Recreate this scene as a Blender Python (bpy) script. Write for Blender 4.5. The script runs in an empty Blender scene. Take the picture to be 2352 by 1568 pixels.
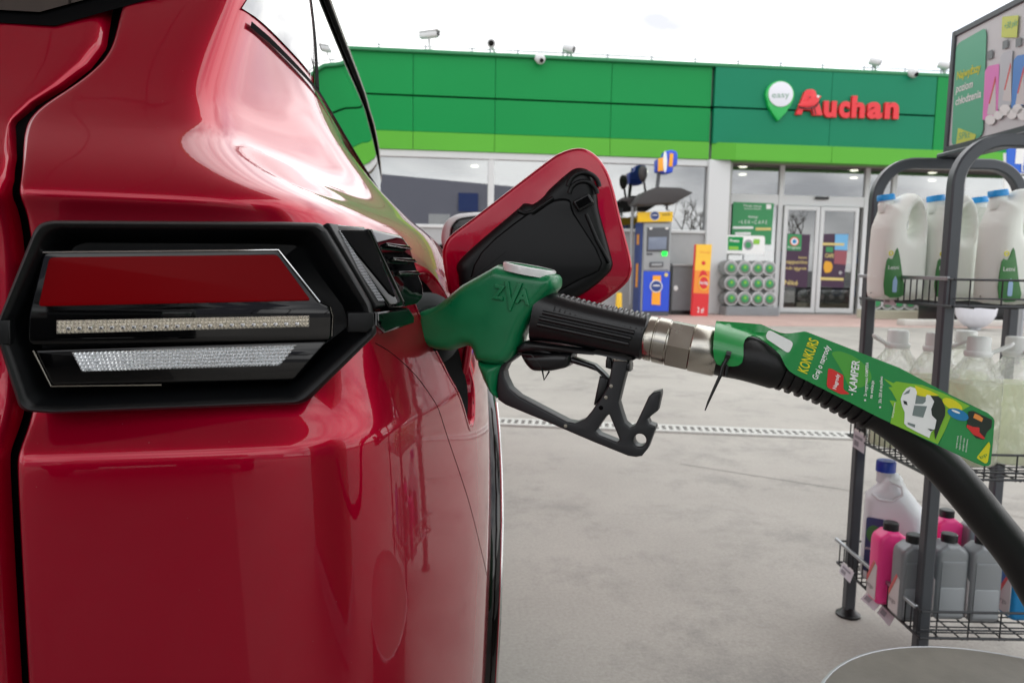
import bpy, bmesh, math, random
import numpy as np
from mathutils import Matrix, Vector
from math import radians, sin, cos, pi, sqrt, atan2

random.seed(7)
scene = bpy.context.scene
COL = scene.collection

# ------------------------------------------------------------------ camera
FPX, CXP, CYP = 1698.0, 1176.0, 784.0      # focal length and centre for a 2352 x 1568 picture
CAM_H, PITCH, YAW, ROLL = 1.0, 5.9, -5.9, 1.0
cam_rot = (Matrix.Rotation(radians(YAW), 3, 'Z') @ Matrix.Rotation(radians(90 - PITCH), 3, 'X')
           @ Matrix.Rotation(radians(ROLL), 3, 'Z'))
cd = bpy.data.cameras.new('camera')
cam = bpy.data.objects.new('camera', cd)
COL.objects.link(cam)
cam.matrix_world = Matrix.Translation((0, 0, CAM_H)) @ cam_rot.to_4x4()
cd.sensor_width = 36.0
cd.lens = 36.0 * FPX / 2352.0
cd.clip_start = 0.02
cd.clip_end = 3000.0
cd.dof.use_dof = True
cd.dof.focus_distance = 0.70
cd.dof.aperture_fstop = 12.0
scene.camera = cam

# ------------------------------------------------------------------ sky, sun, exposure
SUN_EL, SUN_AZ = radians(38), radians(60)
world = bpy.data.worlds.new('World')
scene.world = world
world.use_nodes = True
wt = world.node_tree
wt.nodes.clear()
w_out = wt.nodes.new('ShaderNodeOutputWorld')
w_bg = wt.nodes.new('ShaderNodeBackground')
w_sky = wt.nodes.new('ShaderNodeTexSky')
w_sky.sky_type = 'NISHITA'
w_sky.sun_disc = False
w_sky.sun_elevation = SUN_EL
w_sky.sun_rotation = SUN_AZ
w_tc = wt.nodes.new('ShaderNodeTexCoord')
w_map = wt.nodes.new('ShaderNodeMapping')
w_map.inputs['Scale'].default_value = (1.0, 1.0, 2.6)
w_n = wt.nodes.new('ShaderNodeTexNoise')
w_n.inputs['Scale'].default_value = 2.3
w_n.inputs['Detail'].default_value = 7
w_n.inputs['Roughness'].default_value = 0.55
w_r = wt.nodes.new('ShaderNodeValToRGB')
w_r.color_ramp.elements[0].position = 0.36
w_r.color_ramp.elements[0].color = (0.50, 0.50, 0.50, 1)
w_r.color_ramp.elements[1].position = 0.52
w_r.color_ramp.elements[1].color = (1, 1, 1, 1)
w_n2 = wt.nodes.new('ShaderNodeTexNoise')
w_n2.inputs['Scale'].default_value = 3.4
w_n2.inputs['Detail'].default_value = 6
w_r2 = wt.nodes.new('ShaderNodeValToRGB')
w_r2.color_ramp.elements[0].position = 0.35
w_r2.color_ramp.elements[0].color = (5.0, 5.1, 5.4, 1)
w_r2.color_ramp.elements[1].position = 0.56
w_r2.color_ramp.elements[1].color = (12.2, 12.2, 12.2, 1)
w_mix = wt.nodes.new('ShaderNodeMix')
w_mix.data_type = 'RGBA'
L = wt.links.new
L(w_tc.outputs['Generated'], w_map.inputs['Vector'])
L(w_map.outputs['Vector'], w_n.inputs['Vector'])
L(w_map.outputs['Vector'], w_n2.inputs['Vector'])
L(w_n.outputs['Fac'], w_r.inputs['Fac'])
L(w_n2.outputs['Fac'], w_r2.inputs['Fac'])
L(w_r.outputs['Color'], w_mix.inputs['Factor'])
L(w_sky.outputs['Color'], w_mix.inputs['A'])
L(w_r2.outputs['Color'], w_mix.inputs['B'])
L(w_mix.outputs['Result'], w_bg.inputs['Color'])
w_bg.inputs['Strength'].default_value = 0.105
L(w_bg.outputs['Background'], w_out.inputs['Surface'])

sd = bpy.data.lights.new('sun', 'SUN')
sd.energy = 0.6
sd.angle = radians(150)
sd.color = (1.0, 0.96, 0.9)
sun = bpy.data.objects.new('sun', sd)
COL.objects.link(sun)
sdir = Vector((sin(SUN_AZ) * cos(SUN_EL), cos(SUN_AZ) * cos(SUN_EL), sin(SUN_EL)))
sun.rotation_euler = sdir.to_track_quat('Z', 'Y').to_euler()
sun.location = (0, 0, 30)

scene.view_settings.view_transform = 'Standard'
scene.view_settings.look = 'None'
scene.view_settings.exposure = 0.82
scene.view_settings.gamma = 1.0
scene.view_settings.use_curve_mapping = False
scene.cycles.max_bounces = 8
scene.cycles.transparent_max_bounces = 16

# ------------------------------------------------------------------ pixel helpers
CAM = Vector((0, 0, CAM_H))


def ray(px, py):
    return cam_rot @ Vector(((px - CXP) / FPX, -(py - CYP) / FPX, -1.0))


def proj(p):
    q = cam_rot.transposed() @ (Vector(p) - CAM)
    return (CXP - FPX * q.x / q.z, CYP + FPX * q.y / q.z)


class Plane:
    """A plane in the place. P(px,py,lift) is where the sight line meets it, lift metres towards the viewer."""
    def __init__(s, o, n):
        s.o = Vector(o)
        s.n = Vector(n).normalized()
        if s.n.dot(CAM - s.o) < 0:
            s.n = -s.n
        up = Vector((0, 0, 1))
        if abs(s.n.z) > 0.9:
            up = Vector((0, 1, 0))
        s.e1 = up.cross(s.n).normalized()
        s.e2 = s.n.cross(s.e1).normalized()

    def P(s, px, py, lift=0.0):
        d = ray(px, py)
        t = (s.o - CAM).dot(s.n) / d.dot(s.n)
        return CAM + d * t + s.n * lift

    def ab(s, px, py):
        v = s.P(px, py) - s.o
        return (v.dot(s.e1), v.dot(s.e2))

    def M(s, lift=0.0):
        o = s.o + s.n * lift
        return Matrix(((s.e1.x, s.e2.x, s.n.x, o.x), (s.e1.y, s.e2.y, s.n.y, o.y),
                       (s.e1.z, s.e2.z, s.n.z, o.z), (0, 0, 0, 1)))


def planeY(y):
    return Plane((0, y, 0), (0, -1, 0))


def plane2(a, b):
    """vertical plane through two (px,py,Y) picks"""
    A = planeY(a[2]).P(a[0], a[1])
    B = planeY(b[2]).P(b[0], b[1])
    d = B - A
    d.z = 0
    return Plane(A, d.cross(Vector((0, 0, 1))))


def plane3(a, b, c):
    A, B, C_ = [planeY(q[2]).P(q[0], q[1]) for q in (a, b, c)]
    return Plane(A, (B - A).cross(C_ - A))


def zoomer(x0, y0, s):
    return lambda *pts: [((x0 + x / s) * .98, (y0 + y / s) * .98) for x, y in pts]


ZA = zoomer(960, 320, 2.01)
ZB = zoomer(1000, 740, 3.36)
ZC = zoomer(700, 480, 4.126)
ZD = zoomer(900, 300, 3.733)
ZE = zoomer(1000, 580, 3.92)
ZF = zoomer(1650, 740, 5.88)
ZG = zoomer(2000, 840, 5.6)
ZH = zoomer(1450, 680, 2.476)
ZL = zoomer(0, 480, 2.352)
ZS = zoomer(1400, 340, 3.564)
ZT = zoomer(1600, 100, 2.94)
ZR = zoomer(2150, 0, 3.733)

# ------------------------------------------------------------------ object helpers
WM = {}
TMP = bpy.data.scenes.new('work')        # curves are turned into meshes here, removed at the end


def tag(o, label=None, cat=None, group=None, kind=None):
    if label: o['label'] = label
    if cat: o['category'] = cat
    if group: o['group'] = group
    if kind: o['kind'] = kind
    return o


def put(name, data, M=None, parent=None, world=True):
    """link an object; with world=True M is its world matrix, else it is local to the parent"""
    o = bpy.data.objects.new(name, data)
    COL.objects.link(o)
    M = M or Matrix.Identity(4)
    if parent is not None:
        o.parent = parent
        pw = WM[parent.name]
        if world:
            o.matrix_parent_inverse = pw.inverted()
            o.matrix_basis = M
            WM[o.name] = M
        else:
            o.matrix_basis = M
            WM[o.name] = pw @ M
    else:
        o.matrix_basis = M
        WM[o.name] = M
    return o


def thing(name, loc, label, cat, group=None, rz=0.0):
    M = Matrix.Translation(loc) @ Matrix.Rotation(rz, 4, 'Z')
    o = put(name, None, M)
    o.empty_display_size = 0.05
    return tag(o, label, cat, group)


def mesh(verts, faces, mat, smooth=False, name='m', auto=None):
    me = bpy.data.meshes.new(name)
    me.from_pydata([tuple(v) for v in verts], [], faces)
    me.update()
    fix(me)
    if mat is not None: me.materials.append(mat)
    if smooth:
        for p in me.polygons: p.use_smooth = True
        if auto: me.set_sharp_from_angle(angle=radians(auto))
    return me


def fix(me):
    bm = bmesh.new()
    bm.from_mesh(me)
    bmesh.ops.recalc_face_normals(bm, faces=bm.faces)
    bm.to_mesh(me)
    bm.free()


def from_bm(bm, mat, smooth=False, auto=None, name='m'):
    me = bpy.data.meshes.new(name)
    bmesh.ops.recalc_face_normals(bm, faces=bm.faces)
    bm.to_mesh(me)
    bm.free()
    if mat is not None: me.materials.append(mat)
    if smooth:
        for p in me.polygons: p.use_smooth = True
        if auto: me.set_sharp_from_angle(angle=radians(auto))
    return me


def bm_box(bm, lo, hi, M=None):
    vs = []
    for x in (lo[0], hi[0]):
        for y in (lo[1], hi[1]):
            for z in (lo[2], hi[2]):
                p = Vector((x, y, z))
                vs.append(bm.verts.new(M @ p if M else p))
    a = vs
    for f in ((0, 1, 3, 2), (4, 6, 7, 5), (0, 4, 5, 1), (2, 3, 7, 6), (0, 2, 6, 4), (1, 5, 7, 3)):
        bm.faces.new([a[i] for i in f])


def box_mesh(lo, hi, mat, bevel=0.0, seg=1):
    bm = bmesh.new()
    bm_box(bm, lo, hi)
    if bevel > 0:
        bmesh.ops.bevel(bm, geom=bm.edges[:], offset=bevel, segments=seg, affect='EDGES', profile=0.5)
    return from_bm(bm, mat, smooth=seg > 1, auto=40)


def cbox(name, lo, hi, mat, parent=None, bevel=0.0, seg=1):
    return put(name, box_mesh(lo, hi, mat, bevel, seg), None, parent)


def tube_bm(bm, pts, rad, n=10, cap=True, prof=None):
    """sweep a circle (or a list of radii) along points; prof = list of 2d offsets for a non round section"""
    pts = [Vector(p) for p in pts]
    N = len(pts)
    rr = rad if isinstance(rad, (list, tuple)) else [rad] * N
    rings = []
    ref = None
    for i, p in enumerate(pts):
        d = (pts[min(i + 1, N - 1)] - pts[max(i - 1, 0)]).normalized()
        if ref is None:
            ref = Vector((0, 0, 1)) if abs(d.z) < 0.9 else Vector((0, 1, 0))
        a = d.cross(ref).normalized()
        b = a.cross(d).normalized()
        ref = b
        ring = []
        if prof:
            for (q, w) in prof:
                ring.append(bm.verts.new(p + a * q + b * w))
        else:
            for k in range(n):
                t = 2 * pi * k / n
                ring.append(bm.verts.new(p + a * (cos(t) * rr[i]) + b * (sin(t) * rr[i])))
        rings.append(ring)
    m = len(rings[0])
    for i in range(N - 1):
        for k in range(m):
            bm.faces.new((rings[i][k], rings[i][(k + 1) % m], rings[i + 1][(k + 1) % m], rings[i + 1][k]))
    if cap:
        bm.faces.new(rings[0][::-1])
        bm.faces.new(rings[-1])


def tube(pts, rad, mat, n=10, prof=None, smooth=True, auto=50):
    bm = bmesh.new()
    tube_bm(bm, pts, rad, n, True, prof)
    return from_bm(bm, mat, smooth, auto)


def lathe(prof, mat, n=28, axis=None, o=None, auto=40, ring=False):
    """prof: (along, radius) pairs; axis/o world placing"""
    o = Vector(o or (0, 0, 0))
    ax = Vector(axis or (0, 0, 1)).normalized()
    up = Vector((0, 0, 1)) if abs(ax.z) < 0.9 else Vector((0, 1, 0))
    a = ax.cross(up).normalized()
    b = a.cross(ax).normalized()
    bm = bmesh.new()
    rings = []
    for (h, r) in prof:
        rings.append([bm.verts.new(o + ax * h + a * (cos(2 * pi * k / n) * r) + b * (sin(2 * pi * k / n) * r)) for k in range(n)])
    for i in range(len(rings) - 1):
        for k in range(n):
            bm.faces.new((rings[i][k], rings[i][(k + 1) % n], rings[i + 1][(k + 1) % n], rings[i + 1][k]))
    if ring:
        for k in range(n):
            bm.faces.new((rings[-1][k], rings[-1][(k + 1) % n], rings[0][(k + 1) % n], rings[0][k]))
    else:
        bm.faces.new(rings[0][::-1])
        bm.faces.new(rings[-1])
    return from_bm(bm, mat, True, auto)


def round_poly(pts, r, n=4):
    """round the corners of a polygon with radius r (number or list)"""
    out = []
    N = len(pts)
    for i in range(N):
        p = Vector(pts[i]).to_2d() if len(pts[i]) > 2 else Vector(pts[i])
        a = Vector(pts[i - 1])
        b = Vector(pts[(i + 1) % N])
        ri = r[i] if isinstance(r, (list, tuple)) else r
        da, db = a - p, b - p
        la, lb = da.length, db.length
        if ri <= 0 or la < 1e-9 or lb < 1e-9:
            out.append((p.x, p.y))
            continue
        t = min(ri, la * .45, lb * .45)
        A, B = p + da * (t / la), p + db * (t / lb)
        for k in range(n + 1):
            u = k / n
            q = A * (1 - u) ** 2 + p * 2 * u * (1 - u) + B * u * u
            out.append((q.x, q.y))
    return out


def smooth_poly(pts, n=4, closed=True):
    """Catmull-Rom through the points"""
    out = []
    N = len(pts)
    for i in range(N if closed else N - 1):
        g = lambda k: Vector(pts[k % N]) if closed else Vector(pts[max(0, min(N - 1, k))])
        p0, p1, p2, p3 = g(i - 1), g(i), g(i + 1), g(i + 2)
        for k in range(n):
            t = k / n
            out.append(0.5 * ((2 * p1) + (-p0 + p2) * t + (2 * p0 - 5 * p1 + 4 * p2 - p3) * t * t + (-p0 + 3 * p1 - 3 * p2 + p3) * t ** 3))
    if not closed: out.append(Vector(pts[-1]))
    return [tuple(v) for v in out]


def outline_mesh(loops, thick, bevel, mat, res=2, auto=35, smooth=True):
    """solid of a flat outline (first loop) with holes, centred on z=0"""
    cu = bpy.data.curves.new('c', 'CURVE')
    cu.dimensions = '2D'
    cu.fill_mode = 'BOTH'
    cu.extrude = max(1e-5, thick / 2 - bevel)
    cu.bevel_depth = bevel
    cu.bevel_resolution = res
    cu.offset = -bevel
    for lp in loops:
        sp = cu.splines.new('POLY')
        sp.points.add(len(lp) - 1)
        for i, (x, y) in enumerate(lp): sp.points[i].co = (x, y, 0, 1)
        sp.use_cyclic_u = True
    return curve_to_mesh(cu, mat, smooth, auto)


def curve_to_mesh(cu, mat, smooth=True, auto=35):
    ob = bpy.data.objects.new('c', cu)
    TMP.collection.objects.link(ob)
    with bpy.context.temp_override(scene=TMP, view_layer=TMP.view_layers[0]):
        dg = bpy.context.evaluated_depsgraph_get()
    me = bpy.data.meshes.new_from_object(ob.evaluated_get(dg))
    bpy.data.objects.remove(ob)
    bpy.data.curves.remove(cu)
    bm = bmesh.new()
    bm.from_mesh(me)
    bmesh.ops.remove_doubles(bm, verts=bm.verts, dist=1e-5)
    bm.to_mesh(me)
    bm.free()
    me.materials.clear()
    if mat is not None: me.materials.append(mat)
    for p in me.polygons: p.use_smooth = smooth
    if smooth and auto: me.set_sharp_from_angle(angle=radians(auto))
    return me


def slab(name, px, pl, thick, mat, parent=None, bevel=0.0, lift=0.0, holes=(), rnd=0, res=2, ab=False):
    """solid whose outline is given as picks on plane pl; lift moves its middle towards the viewer"""
    def cv(q):
        q = q if ab else [pl.ab(*p) for p in q]
        return round_poly(q, rnd) if rnd else q
    loops = [cv(px)] + [[(pl.ab(*p) if not ab else p) for p in h] for h in holes]
    me = outline_mesh(loops, thick, bevel, mat, res)
    return put(name, me, pl.M(lift), parent)


def puff_mesh(out, half, edge, mat, cell=.003, power=2.0, flat=0.0, floor=0.0, hole=None):
    """cushion of a flat outline: thickness rises from the rim over the distance edge to half on both sides"""
    bm = bmesh.new()
    if hole:
        for lp_ in (out, hole):
            vv = [bm.verts.new((x, y, 0)) for x, y in lp_]
            for a, b in zip(vv, vv[1:] + vv[:1]): bm.edges.new((a, b))
        bmesh.ops.triangle_fill(bm, edges=bm.edges[:], use_beauty=True)
    else:
        bm.faces.new([bm.verts.new((x, y, 0)) for x, y in out])
    xs = [p[0] for p in out]
    ys = [p[1] for p in out]
    for x in np.arange(min(xs) + cell * .5, max(xs), cell):
        bmesh.ops.bisect_plane(bm, geom=bm.verts[:] + bm.edges[:] + bm.faces[:], plane_co=(x, 0, 0), plane_no=(1, 0, 0))
    for y in np.arange(min(ys) + cell * .5, max(ys), cell):
        bmesh.ops.bisect_plane(bm, geom=bm.verts[:] + bm.edges[:] + bm.faces[:], plane_co=(0, y, 0), plane_no=(0, 1, 0))
    bmesh.ops.remove_doubles(bm, verts=bm.verts, dist=cell * .04)
    P = np.array(out)
    Q = np.roll(P, -1, 0)
    if hole:
        H_ = np.array(hole)
        P, Q = np.concatenate([P, H_]), np.concatenate([Q, np.roll(H_, -1, 0)])
    D = Q - P
    L2 = (D * D).sum(1) + 1e-18
    bm.verts.ensure_lookup_table()
    V = np.array([v.co[:2] for v in bm.verts])
    t = np.clip(((V[:, None] - P[None]) * D[None]).sum(2) / L2[None], 0, 1)
    dist = np.sqrt(((V[:, None] - (P[None] + D[None] * t[..., None])) ** 2).sum(2)).min(1)
    u = np.clip(dist / edge, 0, 1)
    h = floor + (half - floor) * (1 - (1 - u) ** power) ** (1 / power)
    h[dist < 1e-6] = floor
    faces = [[v.index for v in f.verts] for f in bm.faces]
    bm.verts.index_update()
    rim = {v.index for v in bm.verts if v.is_boundary}
    bm.free()
    n = len(V)
    verts = [(V[i][0], V[i][1], h[i]) for i in range(n)] + [(V[i][0], V[i][1], -h[i]) for i in range(n)]
    ff = []
    for f in faces:
        ff.append(f)
        ff.append([i + n for i in reversed(f)])
    if floor > 0:
        cnt = {}
        for f in faces:
            for a, b in zip(f, f[1:] + f[:1]): cnt[(a, b)] = 1
        for (a, b) in cnt:
            if (b, a) not in cnt: ff.append([a, a + n, b + n, b])
    me = bpy.data.meshes.new('m')
    me.from_pydata(verts, [], ff)
    bm = bmesh.new()
    bm.from_mesh(me)
    bmesh.ops.remove_doubles(bm, verts=bm.verts, dist=1e-6)
    bmesh.ops.triangulate(bm, faces=[f for f in bm.faces if len(f.verts) > 4])
    bmesh.ops.recalc_face_normals(bm, faces=bm.faces)
    bm.to_mesh(me)
    bm.free()
    me.materials.append(mat)
    for p in me.polygons: p.use_smooth = True
    return me


def puff(name, px, pl, half, edge, mat, parent=None, lift=0.0, cell=.003, power=2.0, floor=0.0):
    return put(name, puff_mesh([pl.ab(*p) for p in px], half, edge, mat, cell, power, 0, floor), pl.M(lift), parent)


def decal(name, px, pl, lift, mat, parent, rnd=0, t=0.0006):
    return slab(name, px, pl, t, mat, parent, 0.0, lift, rnd=rnd)


def text_mesh(s, mat, extrude=0.0, bevel=0.0, shear=0.0, offset=0.0, res=4, align='LEFT', space=1.0):
    cu = bpy.data.curves.new('t', 'FONT')
    cu.body = s
    cu.size = 1.0
    cu.extrude = extrude
    cu.bevel_depth = bevel
    cu.shear = shear
    cu.offset = offset
    cu.resolution_u = res
    cu.align_x = align
    cu.space_character = space
    return curve_to_mesh(cu, mat, False)


def text(name, s, pl, p0, p1, hpx, mat, parent, lift=0.001, extrude=0.0, offset=0.0, shear=0.0, fit=True, bevel=0):
    """lettering on plane pl: baseline from pick p0 to pick p1, capital height hpx picture pixels"""
    A, B = pl.P(*p0), pl.P(*p1)
    dx, dy = p1[0] - p0[0], p1[1] - p0[1]
    ln = sqrt(dx * dx + dy * dy)
    up = pl.P(p0[0] + dy / ln * hpx, p0[1] - dx / ln * hpx)
    H = (up - A).length
    me = text_mesh(s, mat, extrude / H if H else 0, bevel / H if H else 0, shear, offset)
    xs = [v.co.x for v in me.vertices]
    e1 = (B - A).normalized()
    n = pl.n
    e2 = n.cross(e1).normalized()
    W = max(xs) - min(xs) if xs else 1
    sy = H / 0.72
    sx = (B - A).length / W if fit else sy
    sz = H
    o = A + n * lift - e1 * (min(xs) * sx if xs else 0)
    M = Matrix(((e1.x * sx, e2.x * sy, n.x * sz, o.x), (e1.y * sx, e2.y * sy, n.y * sz, o.y), (e1.z * sx, e2.z * sy, n.z * sz, o.z), (0, 0, 0, 1)))
    me.transform(M)
    return put(name, me, None, parent)


# ------------------------------------------------------------------ materials
def lin(c):
    return tuple(((v / 255) / 12.92 if v / 255 <= 0.04045 else ((v / 255 + 0.055) / 1.055) ** 2.4) for v in c)


def mat(name, rgb, rough=0.5, metal=0.0, coat=0.0, coat_r=0.03, spec=0.5, var=0.0, vscale=8.0, bump=0.0, bscale=200.0,
        emit=0.0, trans=0.0, sss=0.0, alpha=1.0, rvar=0.0, linear=False, ior=1.5):
    m = bpy.data.materials.new(name)
    m.use_nodes = True
    nt = m.node_tree
    b = nt.nodes['Principled BSDF']
    c = rgb if linear else lin(rgb)
    b.inputs['Base Color'].default_value = (*c, 1)
    b.inputs['Roughness'].default_value = rough
    b.inputs['Metallic'].default_value = metal
    b.inputs['Coat Weight'].default_value = coat
    b.inputs['Coat Roughness'].default_value = coat_r
    b.inputs['Specular IOR Level'].default_value = spec
    b.inputs['IOR'].default_value = ior
    b.inputs['Transmission Weight'].default_value = trans
    b.inputs['Alpha'].default_value = alpha
    if sss:
        b.inputs['Subsurface Weight'].default_value = sss
        b.inputs['Subsurface Radius'].default_value = (0.02, 0.02, 0.02)
        b.inputs['Subsurface Scale'].default_value = 1.0
    if emit:
        b.inputs['Emission Color'].default_value = (*c, 1)
        b.inputs['Emission Strength'].default_value = emit
    if var or bump or rvar:
        tc = nt.nodes.new('ShaderNodeTexCoord')
        n = nt.nodes.new('ShaderNodeTexNoise')
        n.inputs['Scale'].default_value = vscale
        n.inputs['Detail'].default_value = 6
        nt.links.new(tc.outputs['Object'], n.inputs['Vector'])
        if var:
            mp = nt.nodes.new('ShaderNodeMapRange')
            mp.inputs['From Min'].default_value = 0.3
            mp.inputs['From Max'].default_value = 0.7
            mp.inputs['To Min'].default_value = 1 - var
            mp.inputs['To Max'].default_value = 1 + var
            nt.links.new(n.outputs['Fac'], mp.inputs['Value'])
            mx = nt.nodes.new('ShaderNodeVectorMath')
            mx.operation = 'SCALE'
            mx.inputs[0].default_value = c
            nt.links.new(mp.outputs['Result'], mx.inputs['Scale'])
            nt.links.new(mx.outputs['Vector'], b.inputs['Base Color'])
        if rvar:
            mr = nt.nodes.new('ShaderNodeMapRange')
            mr.inputs['From Min'].default_value = 0.3
            mr.inputs['From Max'].default_value = 0.7
            mr.inputs['To Min'].default_value = max(0.0, rough - rvar)
            mr.inputs['To Max'].default_value = rough + rvar
            nt.links.new(n.outputs['Fac'], mr.inputs['Value'])
            nt.links.new(mr.outputs['Result'], b.inputs['Roughness'])
        if bump:
            n2 = nt.nodes.new('ShaderNodeTexNoise')
            n2.inputs['Scale'].default_value = bscale
            n2.inputs['Detail'].default_value = 3
            nt.links.new(tc.outputs['Object'], n2.inputs['Vector'])
            bp = nt.nodes.new('ShaderNodeBump')
            bp.inputs['Strength'].default_value = bump
            bp.inputs['Distance'].default_value = 0.002
            nt.links.new(n2.outputs['Fac'], bp.inputs['Height'])
            nt.links.new(bp.outputs['Normal'], b.inputs['Normal'])
    return m


def glass_mat(name, tint, refl=0.2, rough=0.0, bump=0.0, bscale=30.0, diffuse=0.0, dcol=(0.8, 0.8, 0.8), rmax=1.0):
    """thin pane: see-through tint mixed with mirror by a Fresnel-like factor"""
    m = bpy.data.materials.new(name)
    m.use_nodes = True
    nt = m.node_tree
    nt.nodes.clear()
    o = nt.nodes.new('ShaderNodeOutputMaterial')
    t = nt.nodes.new('ShaderNodeBsdfTransparent')
    t.inputs['Color'].default_value = (*tint, 1)
    g = nt.nodes.new('ShaderNodeBsdfGlossy')
    g.inputs['Roughness'].default_value = rough
    lw = nt.nodes.new('ShaderNodeLayerWeight')
    lw.inputs['Blend'].default_value = 0.35
    mr = nt.nodes.new('ShaderNodeMapRange')
    mr.inputs['To Min'].default_value = refl
    mr.inputs['To Max'].default_value = rmax
    nt.links.new(lw.outputs['Fresnel'], mr.inputs['Value'])
    mx = nt.nodes.new('ShaderNodeMixShader')
    base = t
    if diffuse:
        d = nt.nodes.new('ShaderNodeBsdfDiffuse')
        d.inputs['Color'].default_value = (*dcol, 1)
        tl = nt.nodes.new('ShaderNodeBsdfTranslucent')
        tl.inputs['Color'].default_value = (*dcol, 1)
        ad = nt.nodes.new('ShaderNodeMixShader')
        ad.inputs[0].default_value = 0.7
        nt.links.new(d.outputs[0], ad.inputs[1])
        nt.links.new(tl.outputs[0], ad.inputs[2])
        mm = nt.nodes.new('ShaderNodeMixShader')
        mm.inputs[0].default_value = diffuse
        nt.links.new(t.outputs[0], mm.inputs[1])
        nt.links.new(ad.outputs[0], mm.inputs[2])
        base = mm
    nt.links.new(mr.outputs['Result'], mx.inputs[0])
    nt.links.new(base.outputs[0], mx.inputs[1])
    nt.links.new(g.outputs[0], mx.inputs[2])
    nt.links.new(mx.outputs[0], o.inputs['Surface'])
    if bump:
        tc = nt.nodes.new('ShaderNodeTexCoord')
        n = nt.nodes.new('ShaderNodeTexNoise')
        n.inputs['Scale'].default_value = bscale
        n.inputs['Detail'].default_value = 2
        n.inputs['Distortion'].default_value = 1.2
        nt.links.new(tc.outputs['Object'], n.inputs['Vector'])
        bp = nt.nodes.new('ShaderNodeBump')
        bp.inputs['Strength'].default_value = bump
        bp.inputs['Distance'].default_value = 0.02
        nt.links.new(n.outputs['Fac'], bp.inputs['Height'])
        nt.links.new(bp.outputs['Normal'], g.inputs['Normal'])
    return m


def paint_mat(name, c):
    m = mat(name, c, rough=0.36, metal=0.6, coat=1.0, coat_r=0.010, spec=0.0, linear=True)
    m.node_tree.nodes['Principled BSDF'].inputs['Coat IOR'].default_value = 1.46
    nt = m.node_tree
    b = nt.nodes['Principled BSDF']
    tc = nt.nodes.new('ShaderNodeTexCoord')
    n = nt.nodes.new('ShaderNodeTexNoise')          # very faint orange peel in the lacquer
    n.inputs['Scale'].default_value = 260
    nt.links.new(tc.outputs['Object'], n.inputs['Vector'])
    bp = nt.nodes.new('ShaderNodeBump')
    bp.inputs['Strength'].default_value = 0.012
    bp.inputs['Distance'].default_value = 0.001
    nt.links.new(n.outputs['Fac'], bp.inputs['Height'])
    nt.links.new(bp.outputs['Normal'], b.inputs['Coat Normal'])
    # dust: scattered pale specks dull the lacquer
    v = nt.nodes.new('ShaderNodeTexVoronoi')
    v.inputs['Scale'].default_value = 70
    nt.links.new(tc.outputs['Object'], v.inputs['Vector'])
    r = nt.nodes.new('ShaderNodeValToRGB')
    r.color_ramp.elements[0].position = 0.0
    r.color_ramp.elements[0].color = (1, 1, 1, 1)
    r.color_ramp.elements[1].position = 0.05
    r.color_ramp.elements[1].color = (0, 0, 0, 1)
    nt.links.new(v.outputs['Distance'], r.inputs['Fac'])
    n3 = nt.nodes.new('ShaderNodeTexNoise')
    n3.inputs['Scale'].default_value = 9
    n3.inputs['Detail'].default_value = 5
    nt.links.new(tc.outputs['Object'], n3.inputs['Vector'])
    r3 = nt.nodes.new('ShaderNodeValToRGB')
    r3.color_ramp.elements[0].position = 0.48
    r3.color_ramp.elements[0].color = (0, 0, 0, 1)
    r3.color_ramp.elements[1].position = 0.72
    r3.color_ramp.elements[1].color = (0.7, 0.7, 0.7, 1)
    nt.links.new(n3.outputs['Fac'], r3.inputs['Fac'])
    mu = nt.nodes.new('ShaderNodeMath')
    mu.operation = 'MULTIPLY'
    nt.links.new(r.outputs['Color'], mu.inputs[0])
    nt.links.new(r3.outputs['Color'], mu.inputs[1])
    mx = nt.nodes.new('ShaderNodeMix')
    mx.data_type = 'RGBA'
    mx.inputs['A'].default_value = (*c, 1)
    mx.inputs['B'].default_value = (0.45, 0.36, 0.36, 1)
    nt.links.new(mu.outputs[0], mx.inputs['Factor'])
    nt.links.new(mx.outputs['Result'], b.inputs['Base Color'])
    return m


M = {}
M['paint'] = paint_mat('red_paint', (0.35, 0.0001, 0.018))
M['black_trim'] = mat('matte_black_trim', (10, 11, 13), 0.40, spec=0.28, bump=0.10, bscale=1500)
M['gloss_black'] = mat('gloss_black', (4, 4, 5), 0.03, spec=0.45)
M['trim_matte'] = mat('window_rubber', (10, 10, 11), 0.7, spec=0.02)
M['void'] = mat('dark_void', (4, 4, 5), 0.9, spec=0.1)
M['car_glass'] = mat('car_glass', (10, 12, 12), 0.0, spec=0.8, coat=1.0, coat_r=0.0)
M['chrome'] = mat('chrome', (215, 215, 215), 0.14, 1.0)
M['steel'] = mat('brushed_steel', (186, 182, 172), 0.24, 1.0, var=0.05, vscale=25, rvar=0.06)
M['rubber'] = mat('hose_rubber', (11, 11, 12), 0.42, spec=0.35, var=0.25, vscale=40, bump=0.12, bscale=700, rvar=0.08)
M['hard_rubber'] = mat('black_plastic', (12, 13, 16), 0.30, bump=0.05, bscale=900)
M['guard'] = mat('guard_plastic', (32, 34, 37), 0.40, bump=0.08, bscale=1200)
M['nozzle_green'] = mat('nozzle_green', (0, 116, 70), 0.36, coat=0.15, coat_r=0.2, var=0.12, vscale=34, bump=0.05, bscale=500, rvar=0.10)
M['clear_cap'] = mat('clear_cap', (225, 225, 225), 0.15, coat=0.6)
M['red_lens'] = mat('red_lens', (112, 0, 6), 0.3, spec=0.06)
M['red_lens'].node_tree.nodes['Principled BSDF'].inputs['Emission Color'].default_value = (0.5, 0.0, 0.0, 1)
M['lens_amber'] = mat('amber_prism', (214, 208, 196), 0.22, 0.7)
M['lens_clear'] = mat('clear_prism', (214, 216, 218), 0.22, 0.75)
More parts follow.
